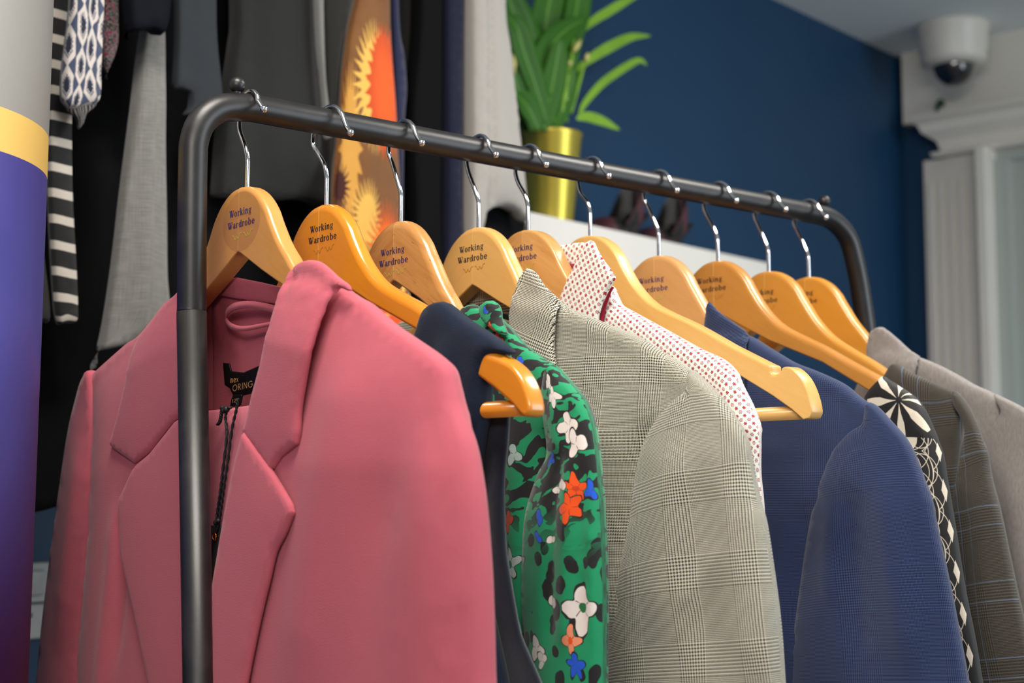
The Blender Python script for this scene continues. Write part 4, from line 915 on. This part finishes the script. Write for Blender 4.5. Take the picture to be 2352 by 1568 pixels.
c = mk.mix(petal*(1-lower), c, cream); c = mk.mix(pat*lower, c, cream); mk.color(c); mk = mk.m
g = garment(7, 'printed_blouse', 'black blouse with cream petals, fine arcs and diamonds', 'blouse')
piece(f7, 'body', [(1960, 960), (1984, 908), (2002, 883), (2026, 864), (2043, 870), (2068, 885), (2106, 912), (2126, 940), (2146, 985), (2168, 1039), (2180, 1108), (2194, 1190), (2208, 1279), (2223, 1369), (2244, 1473), (2260, 1568), (2300, 1800), (2290, LOW), (1700, LOW), (1720, 1300), (1800, 1100)], mk, g, T=.011, Tb=.011, L=.010,
      smoothk=set(range(0, 18)), shoulder=True, inset=(.0095, .006), h=.006, foff=.012, folds=[([(2110, 1000), (2130, 1200), (2180, 1500)], .003, .010)])

# ---- dark brown check jacket
mw = weave('brown_check_wool', .00028, (98, 92, 82), (32, 29, 28), (96, 112), over=((120, 150, 190), .057, .0005)); mws = weave('brown_check_wool_sleeve', .00028, (98, 92, 82), (32, 29, 28), (96, 112), over=((120, 150, 190), .057, .0005), ang=-.15)
f8 = FR[8]; g = garment(8, 'brown_check_jacket', 'dark brown check jacket with thin light blue lines', 'jacket')
piece(f8, 'body', [(2005, 900), (2028, 862), (2040, 842), (2049, 836), (2065, 835), (2090, 852), (2126, 868), (2167, 885), (2202, 905), (2215, 960), (2200, 1100), (2180, 1300), (2180, LOW), (1750, LOW), (1760, 1300), (1850, 1100)], mw, g, T=.012, Tb=.010, L=.012, smoothk=set(range(1, 9)), shoulder=True, inset=(.0095, .006), h=.007, foff=.012)
piece(f8, 'sleeve', [(2190, 897), (2206, 907), (2228, 938), (2245, 974), (2258, 1012), (2269, 1039), (2277, 1094), (2298, 1175), (2317, 1264), (2336, 1354), (2356, 1440), (2380, 1568), (2420, 1800), (2420, LOW), (2180, LOW), (2165, 1568), (2170, 1350), (2190, 1149), (2204, 1067), (2216, 995), (2208, 960), (2190, 930)], mws, g, off=.006, T=.013, Tb=.015, L=.012, smoothk=set(range(0, 22)), inset=(.004, .004), h=.007, foff=.016,
      folds=[([(2240, 1050), (2250, 1250), (2290, 1568)], .004, .011), ([(2215, 1150), (2215, 1400)], -.003, .009)])

# ---- plain grey jacket
mgy = M('grey_flannel', .9, sheen=.3, spec=.2); u, v = mgy.uv(); n1 = mgy.noise(mgy.xyz(u*3, v), 160, 4, .7); n2 = mgy.noise(mgy.xyz(u, v), 2200, 2)
mgy.color(mgy.mix((n1-.5)*1.6+.5, srgb((120, 114, 110)), srgb((158, 151, 146)))).bump(n2, .4, .0004); mgy = mgy.m
f9 = FR[9]; g = garment(9, 'grey_jacket', 'plain grey jacket, farthest along the rail', 'jacket')
_, hY9 = piece(f9, 'body', [(1960, 900), (1985, 840), (2040, 800), (2115, 820), (2175, 845), (2239, 881), (2290, 908), (2310, 960), (2290, 1100), (2280, 1300), (2280, LOW), (1900, LOW), (1900, 1100)], mgy, g, T=.012, Tb=.010, L=.012, smoothk=set(range(2, 8)), shoulder=True, inset=(.0095, .006), h=.008, foff=.012)
piece(f9, 'sleeve', [(2285, 905), (2303, 911), (2352, 936), (2395, 970), (2430, 1030), (2470, 1200), (2500, 1400), (2530, 1568), (2560, LOW), (2310, LOW), (2270, 1568), (2255, 1300), (2258, 1150), (2266, 1040), (2278, 985), (2300, 948), (2290, 925)], mgy, g, off=.006, T=.014, Tb=.016, L=.013, smoothk=set(range(0, 17)), inset=(.004, .004), h=.008, foff=.018,
      folds=[([(2330, 1050), (2340, 1300), (2360, 1568)], .005, .014)])
over('collar', [(1984, 850), (1992, 793), (1999, 766), (2007, 757), (2025, 751), (2041, 760), (2067, 782), (2090, 803), (2113, 818), (2108, 836), (2103, 850), (2095, 1000), (2000, 1000)], lambda V: np.minimum(hY9(V), .010), mgy, g, .004, T=.006, L=.005, fr=f9, h=.005, smoothk={1, 2, 3, 4, 5, 6, 7}, folds=[])

# ================================================================= clothes hanging on the wall rail, top left
GW = 'clothes hanging on the wall rail'
wl = Frame(K0, WD, WN)
ZR = 2.12
tr_ = thing('wall_rail', wallpt(-1.9, .28, ZR), 'dark rail on the blue wall above the hanging clothes', 'clothes rail')
mesh_obj('rail', *tube([wallpt(s, .28, ZR) for s in (-3.0, -2.2, -1.7, -1.45)], .0125, 20), m_tube, tr_)
for s_ in (-2.9, -1.5): mesh_obj('bracket', *tube([wallpt(s_, .28, ZR), wallpt(s_, .14, ZR), wallpt(s_, 0, ZR)], .009, 12), m_tube, tr_)
def hang(name, label, cat, px, mat, off, T=.02, Tb=.03, part='cloth', L=.012, folds=(), sm=None, h=.009, ins=True, group=GW, extra=None, **kw):
    c = wl.world(*wl.loc([px[0]], off)[0], off); t = thing(name, (c[0], c[1], 1.6), label, cat, group)
    top = [i for i, p in enumerate(px) if p[1] <= -100]
    piece(wl, part, px, mat, t, off=off, T=T, Tb=Tb, L=L, folds=folds, smoothk=set(range(len(px))) if sm is None else sm, h=h, inset=(T*.7, Tb*.5) if ins else None, **kw)
    return t
def zz_at(px, py, off): return wl.loc([(px, py)], off)[0]
TOPY = -260
# striped sleeve
q0 = zz_at(145, 450, .33)[1]; q1 = zz_at(145, 391, .33)[1]; per = q1-q0
m = M('striped_jersey', .85, sheen=.2); u, v = m.uv(); kf = (v-float(q0)+per*40+per*.5).mod(per); kn = m.noise(m.xyz(u, v), 900, 2)
m.color(m.mix(((kf-per*.5).abs() < per*.17), srgb((18, 18, 20)), srgb((205, 196, 184)))).bump(kn, .3, .0005)
hang('striped_top', 'black top with cream stripes, its sleeve hanging beside the display column', 'top', [(112, TOPY), (165, TOPY), (166, 250), (168, 450), (176, 600), (180, 700), (177, 738), (150, 742), (122, 738), (112, 650), (104, 500), (100, 380), (100, 250)], m.m, .33, .014, .014, 'sleeve')
m = M('patterned_knit', .9, sheen=.3); u, v = m.uv(); q = zz_at(180, 130, .37)
a = (u-float(q[0])+.2)/.0185; b = (v-float(q[1])+.6)/.038; ro = (a.floor()).mod(2)*.5; bb = (b+ro).mod(1)-.5; aa = a.mod(1)-.5
dd = (aa.abs()*1.1).max(aa.abs()*.62+bb.abs()*.98); kn = m.noise(m.xyz(u, v), 700, 2); wv = (u*2600).sin()*(v*2600).sin()
ringm = (dd > .33)*(dd < .52); dot = ((u*1900).sin()*(v*1500).sin() > .1)*(dd > .22)*(dd < .33)
c = m.mix(wv > 0, srgb((38, 48, 76)), srgb((78, 90, 118))); c = m.mix(dd < .2, c, srgb((26, 32, 54))); c = m.mix((ringm+dot).min(1), c, srgb((218, 208, 200))); m.color(c).bump(kn, .6, .001)
hang('patterned_cardigan', 'cream and navy knitted garment with a linked hexagon pattern', 'cardigan', [(160, TOPY), (245, TOPY), (238, 60), (234, 150), (232, 222), (222, 240), (200, 242), (170, 250), (142, 240), (131, 215), (133, 150), (142, 80), (150, 0)], m.m, .37, .016, .016, 'sleeve')
m = M('ribbed_cuff', .95); u, v = m.uv(); m.color(m.mix((u*1400+v*500).sin() > .1, srgb((30, 30, 34)), srgb((170, 164, 158))))
hang('ribbed_scarf', 'small black and white ribbed knit hanging just under the patterned cardigan', 'scarf', [(150, 200), (220, 200), (222, 240), (200, 262), (192, 285), (178, 298), (172, 270), (150, 248)], m.m, .35, .008, .008)
m = M('multicolour_tweed', .95, sheen=.2); u, v = m.uv(); n1 = m.voro(m.xyz(u, v*.7), 330, 'F1'); n2 = m.noise(m.xyz(u, v), 420, 3); n3 = m.noise(m.xyz(u+4, v), 150, 2)
c = m.mix(n2 > .52, srgb((20, 18, 22)), srgb((120, 112, 108))); c = m.mix((n3 > .56)*(n2 < .5), c, srgb((140, 30, 70))); m.color(c).bump(n1, .6, .002)
hang('tweed_jacket', 'black, white and pink tweed jacket edge beside the patterned knit', 'jacket', [(236, TOPY), (268, TOPY), (277, 40), (275, 110), (258, 158), (246, 182), (238, 160), (230, 80)], m.m, .345, .012, .02)
blk = [cloth('black_wool', (11, 11, 12), .2, 0, .9, 500, .3), cloth('black_crepe', (9, 9, 11), .2, 0, .85, 800, .3), cloth('blackish_navy', (16, 18, 26), .2, 0, .85, 700, .3)]
hang('black_coat', 'long black coat behind the striped sleeve, lengthened to darken the shaded wall above the switches', 'coat', [(20, TOPY), (290, TOPY), (300, 400), (305, 800), (300, 1120), (240, 1150), (180, 1140), (120, 1165), (60, 1180), (20, 1180)], blk[0], .24, .03, .05, ins=False, folds=[([(100, 300), (110, 900)], -.012, .015), ([(200, 300), (180, 930)], .012, .02)], h=.012)  # coat lengthened downward; the added black stands in for shade on the wall
hang('black_jacket', 'black jacket hanging between the grey sleeve and the rack corner', 'jacket', [(352, TOPY), (505, TOPY), (505, 500), (540, 900), (480, 980), (358, 960), (352, 500)], blk[1], .25, .03, .05, ins=False, folds=[([(400, 300), (400, 900)], -.01, .02)], h=.012)
hang('black_skirt', 'black skirt under the charcoal one, behind the nearest hangers', 'skirt', [(470, TOPY), (790, TOPY), (790, 520), (820, 900), (700, 960), (520, 940), (480, 500)], blk[1], .235, .03, .05, ins=False, folds=[([(600, 400), (620, 900)], -.01, .02)], h=.012)
hang('dark_grey_shirt', 'dark grey shirt hem between display column and striped sleeve', 'shirt', [(20, 200), (80, 250), (92, 400), (104, 560), (121, 728), (90, 735), (20, 742)], cloth('dark_grey_cotton', (70, 69, 68), .1), .30, .012, .02)
mgw = M('pale_grey_crosshatch', .9, sheen=.3); u, v = mgw.uv(); n1 = mgw.noise(mgw.xyz(u*900, v*30), 1, 2); n2 = mgw.noise(mgw.xyz(u*30, v*900), 1, 2)
mgw.color(mgw.mix(((n1+n2)*1.2-.7), srgb((96, 95, 92)), srgb((140, 139, 134)))); mgw = mgw.m
hang('grey_jacket', 'pale grey crosshatched wool sleeve hanging left of the rack corner', 'jacket', [(318, 40), (345, 20), (375, 50), (379, 200), (379, 340), (382, 500), (384, 640), (392, 770), (343, 762), (293, 793), (235, 806), (207, 850), (206, 815), (222, 740), (243, 600), (263, 430), (287, 250), (302, 120)], mgw, .335, .022, .02, 'sleeve',
     folds=[([(350, 150), (330, 400), (300, 760)], .006, .012), ([(310, 300), (270, 600), (240, 800)], -.004, .009)], h=.007, sm=set(range(0, 8))|set(range(13, 18)))
hang('navy_blouse', 'very dark navy blouse hem at the top edge above the pale grey sleeve', 'blouse', [(278, TOPY), (398, TOPY), (396, 58), (350, 70), (300, 78), (282, 62)], blk[2], .37, .02, .03)
mslate = cloth('slate_crepe', (50, 54, 59), .1, .05)
hang('slate_blouse', 'slate grey blouse with a curled hem beside the rack corner', 'blouse', [(400, TOPY), (492, TOPY), (500, 60), (510, 180), (517, 256), (470, 262), (418, 263), (430, 240), (428, 212), (412, 204), (394, 198), (398, 80)], mslate, .335, .014, .02, folds=[([(428, -200), (430, 100), (424, 250)], -.006, .005, .02)], sm=set(range(0, 4))|set(range(6, 12)))
hang('charcoal_skirt', 'charcoal skirt hanging behind the first two hangers', 'skirt', [(512, TOPY), (735, TOPY), (740, 100), (748, 306), (750, 420), (748, 476), (687, 458), (630, 461), (550, 455), (470, 452), (480, 300), (515, 60)], cloth('charcoal_wool', (42, 43, 43), .12, .1), .30, .03, .03,
     folds=[([(560, -100), (570, 440)], -.006, .012, .1), ([(660, -100), (690, 440)], .008, .02, .1)], h=.009, sm={2, 3, 6, 7, 8})
mzip = cloth('light_zip_edge', (120, 121, 118), .08)
hang('grey_cardigan', 'thin light grey garment edge hanging right of the charcoal skirt', 'cardigan', [(716, TOPY), (742, TOPY), (748, 120), (757, 240), (767, 316), (745, 321), (736, 200), (724, 60)], mzip, .345, .008, .012, L=.005, folds=[([(735, -200), (742, 100), (754, 300)], -.004, .0025, .02)], h=.005, sm={2, 3, 6, 7})
hang('ash_shirt', 'dark ash grey shirt hanging left of the orange dress', 'shirt', [(735, TOPY), (822, TOPY), (815, 30), (795, 100), (782, 220), (776, 420), (745, 430), (745, 200)], cloth('ash_cotton', (72, 72, 70), .15), .30, .015, .03)
# orange dress with palm print
mo = M('palm_print', .7, sheen=.2, spec=.3); u, v = mo.uv(); n1 = mo.noise(mo.xyz(u, v), 22, 3); n2 = mo.noise(mo.xyz(u+7, v), 90, 2)
c = mo.mix(n1, srgb((96, 56, 24)), srgb((136, 90, 42)))
def spiky(c, x, y, ru, rv, rgb, n, sp, ph=0, rgb2=None):
    q = zz_at(x, y, .345); du = (u-float(q[0]))/ru; dv = (v-float(q[1]))/rv; r = hyp(du, dv); th = du.atan2(dv)
    tri = ((th*n+ph+n2*1.5).sin().abs()); lim = 1-tri*sp
    f_ = r < lim; inner = mo.mix(r.step(.2, 1.0), srgb(rgb2 or rgb), srgb(rgb)); return mo.mix(f_, c, inner)
c = spiky(c, 782, 340, .017, .10, (206, 150, 64), 11, .35, 1)
c = spiky(c, 842, 200, .034, .078, (228, 180, 84), 16, .35)
c = spiky(c, 878, 215, .041, .078, (196, 70, 12), 14, .2, .5, (240, 92, 8))
c = spiky(c, 822, 505, .026, .045, (226, 176, 80), 14, .45)
c = spiky(c, 880, 585, .042, .062, (216, 84, 14), 16, .5, .3, (240, 104, 12))
c = spiky(c, 758, 425, .016, .030, (62, 18, 14), 9, .5)
c = spiky(c, 905, 720, .050, .045, (232, 186, 90), 7, .5)
c = spiky(c, 900, 725, .045, .035, (226, 84, 16), 5, .7)
mo.color(c).bump(mo.noise(mo.xyz(u, v), 900, 1), .15, .0004)
hang('printed_dress', 'orange and brown dress with a spiky palm leaf print', 'dress', [(822, TOPY), (890, TOPY), (897, 60), (910, 250), (918, 400), (928, 560), (950, 740), (985, 930), (760, 930), (762, 600), (762, 430), (778, 270), (786, 150), (800, 50), (818, -40)], mo.m, .345, .014, .02, sm=set(range(1, 7))|set(range(9, 15)), h=.008,
     folds=[([(840, 50), (830, 300), (820, 600)], .004, .012)])
mnv = cloth('navy_jersey', (38, 42, 70), .15, .3); mdk = cloth('faded_black', (44, 44, 44), .1)
hang('navy_cardigan', 'slim navy garment hanging just right of the orange dress', 'cardigan', [(885, TOPY), (914, TOPY), (918, 40), (930, 130), (936, 210), (930, 300), (925, 560), (905, 560), (900, 200)], mnv, .33, .012, .02, h=.007)
hang('faded_black_top', 'faded black top hanging between the two navy garments', 'top', [(908, TOPY), (968, TOPY), (962, 60), (942, 180), (934, 320), (944, 480), (950, 620), (900, 640), (905, 200)], mdk, .285, .012, .02, h=.007)
hang('black_dress', 'black dress filling the space behind the palm print dress and the navy garments', 'dress', [(770, TOPY), (1100, TOPY), (1110, 300), (1130, 640), (1080, 900), (900, 930), (760, 800), (770, 300)], blk[0], .235, .03, .05, ins=False, h=.012, folds=[([(960, 0), (950, 800)], -.012, .02)])
hang('black_trousers', 'black trousers hanging behind the third and fourth hangers', 'trousers', [(950, TOPY), (1010, TOPY), (1015, 200), (1012, 500), (1020, 760), (940, 780), (935, 480), (928, 260), (945, 60)], blk[1], .32, .022, .03, h=.008, sm=set(range(1, 9)))
hang('navy_trousers', 'navy trousers hanging left of the light grey trousers', 'trousers', [(1005, TOPY), (1062, TOPY), (1062, 200), (1060, 500), (1080, 760), (1000, 770), (1005, 480), (1003, 100)], cloth('deep_navy_wool', (28, 31, 50), .15, .1), .315, .026, .03, h=.008)
mlg = cloth('light_grey_wool', (168, 164, 158), .05, .4)
hang('grey_trousers', 'light grey garment with a piped seam, rightmost on the wall rail', 'trousers', [(1064, TOPY), (1155, TOPY), (1160, 20), (1170, 110), (1184, 240), (1198, 360), (1212, 480), (1213, 532), (1195, 508), (1170, 480), (1145, 476), (1116, 500), (1108, 560), (1066, 575), (1068, 300), (1066, 60)], mlg, .33, .022, .03, h=.006, sm=set(range(1, 12)),
     folds=[([(1104, -250), (1106, 100), (1112, 520)], -.010, .0045, .01), ([(1094, -250), (1096, 100), (1100, 520)], .004, .003, .01), ([(1150, -150), (1165, 200), (1190, 450)], .004, .010, .1)])
hang('black_garment', 'black fabric shape hanging under the hem of the light grey garment', 'bag', [(1095, 430), (1180, 430), (1205, 505), (1225, 570), (1235, 640), (1090, 660)], blk[1], .30, .014, .02, h=.008)  # plain black cloth shape added below the grey hem, part of a garment

#END
for o in bpy.data.objects:
    if '_o' in o: del o['_o']
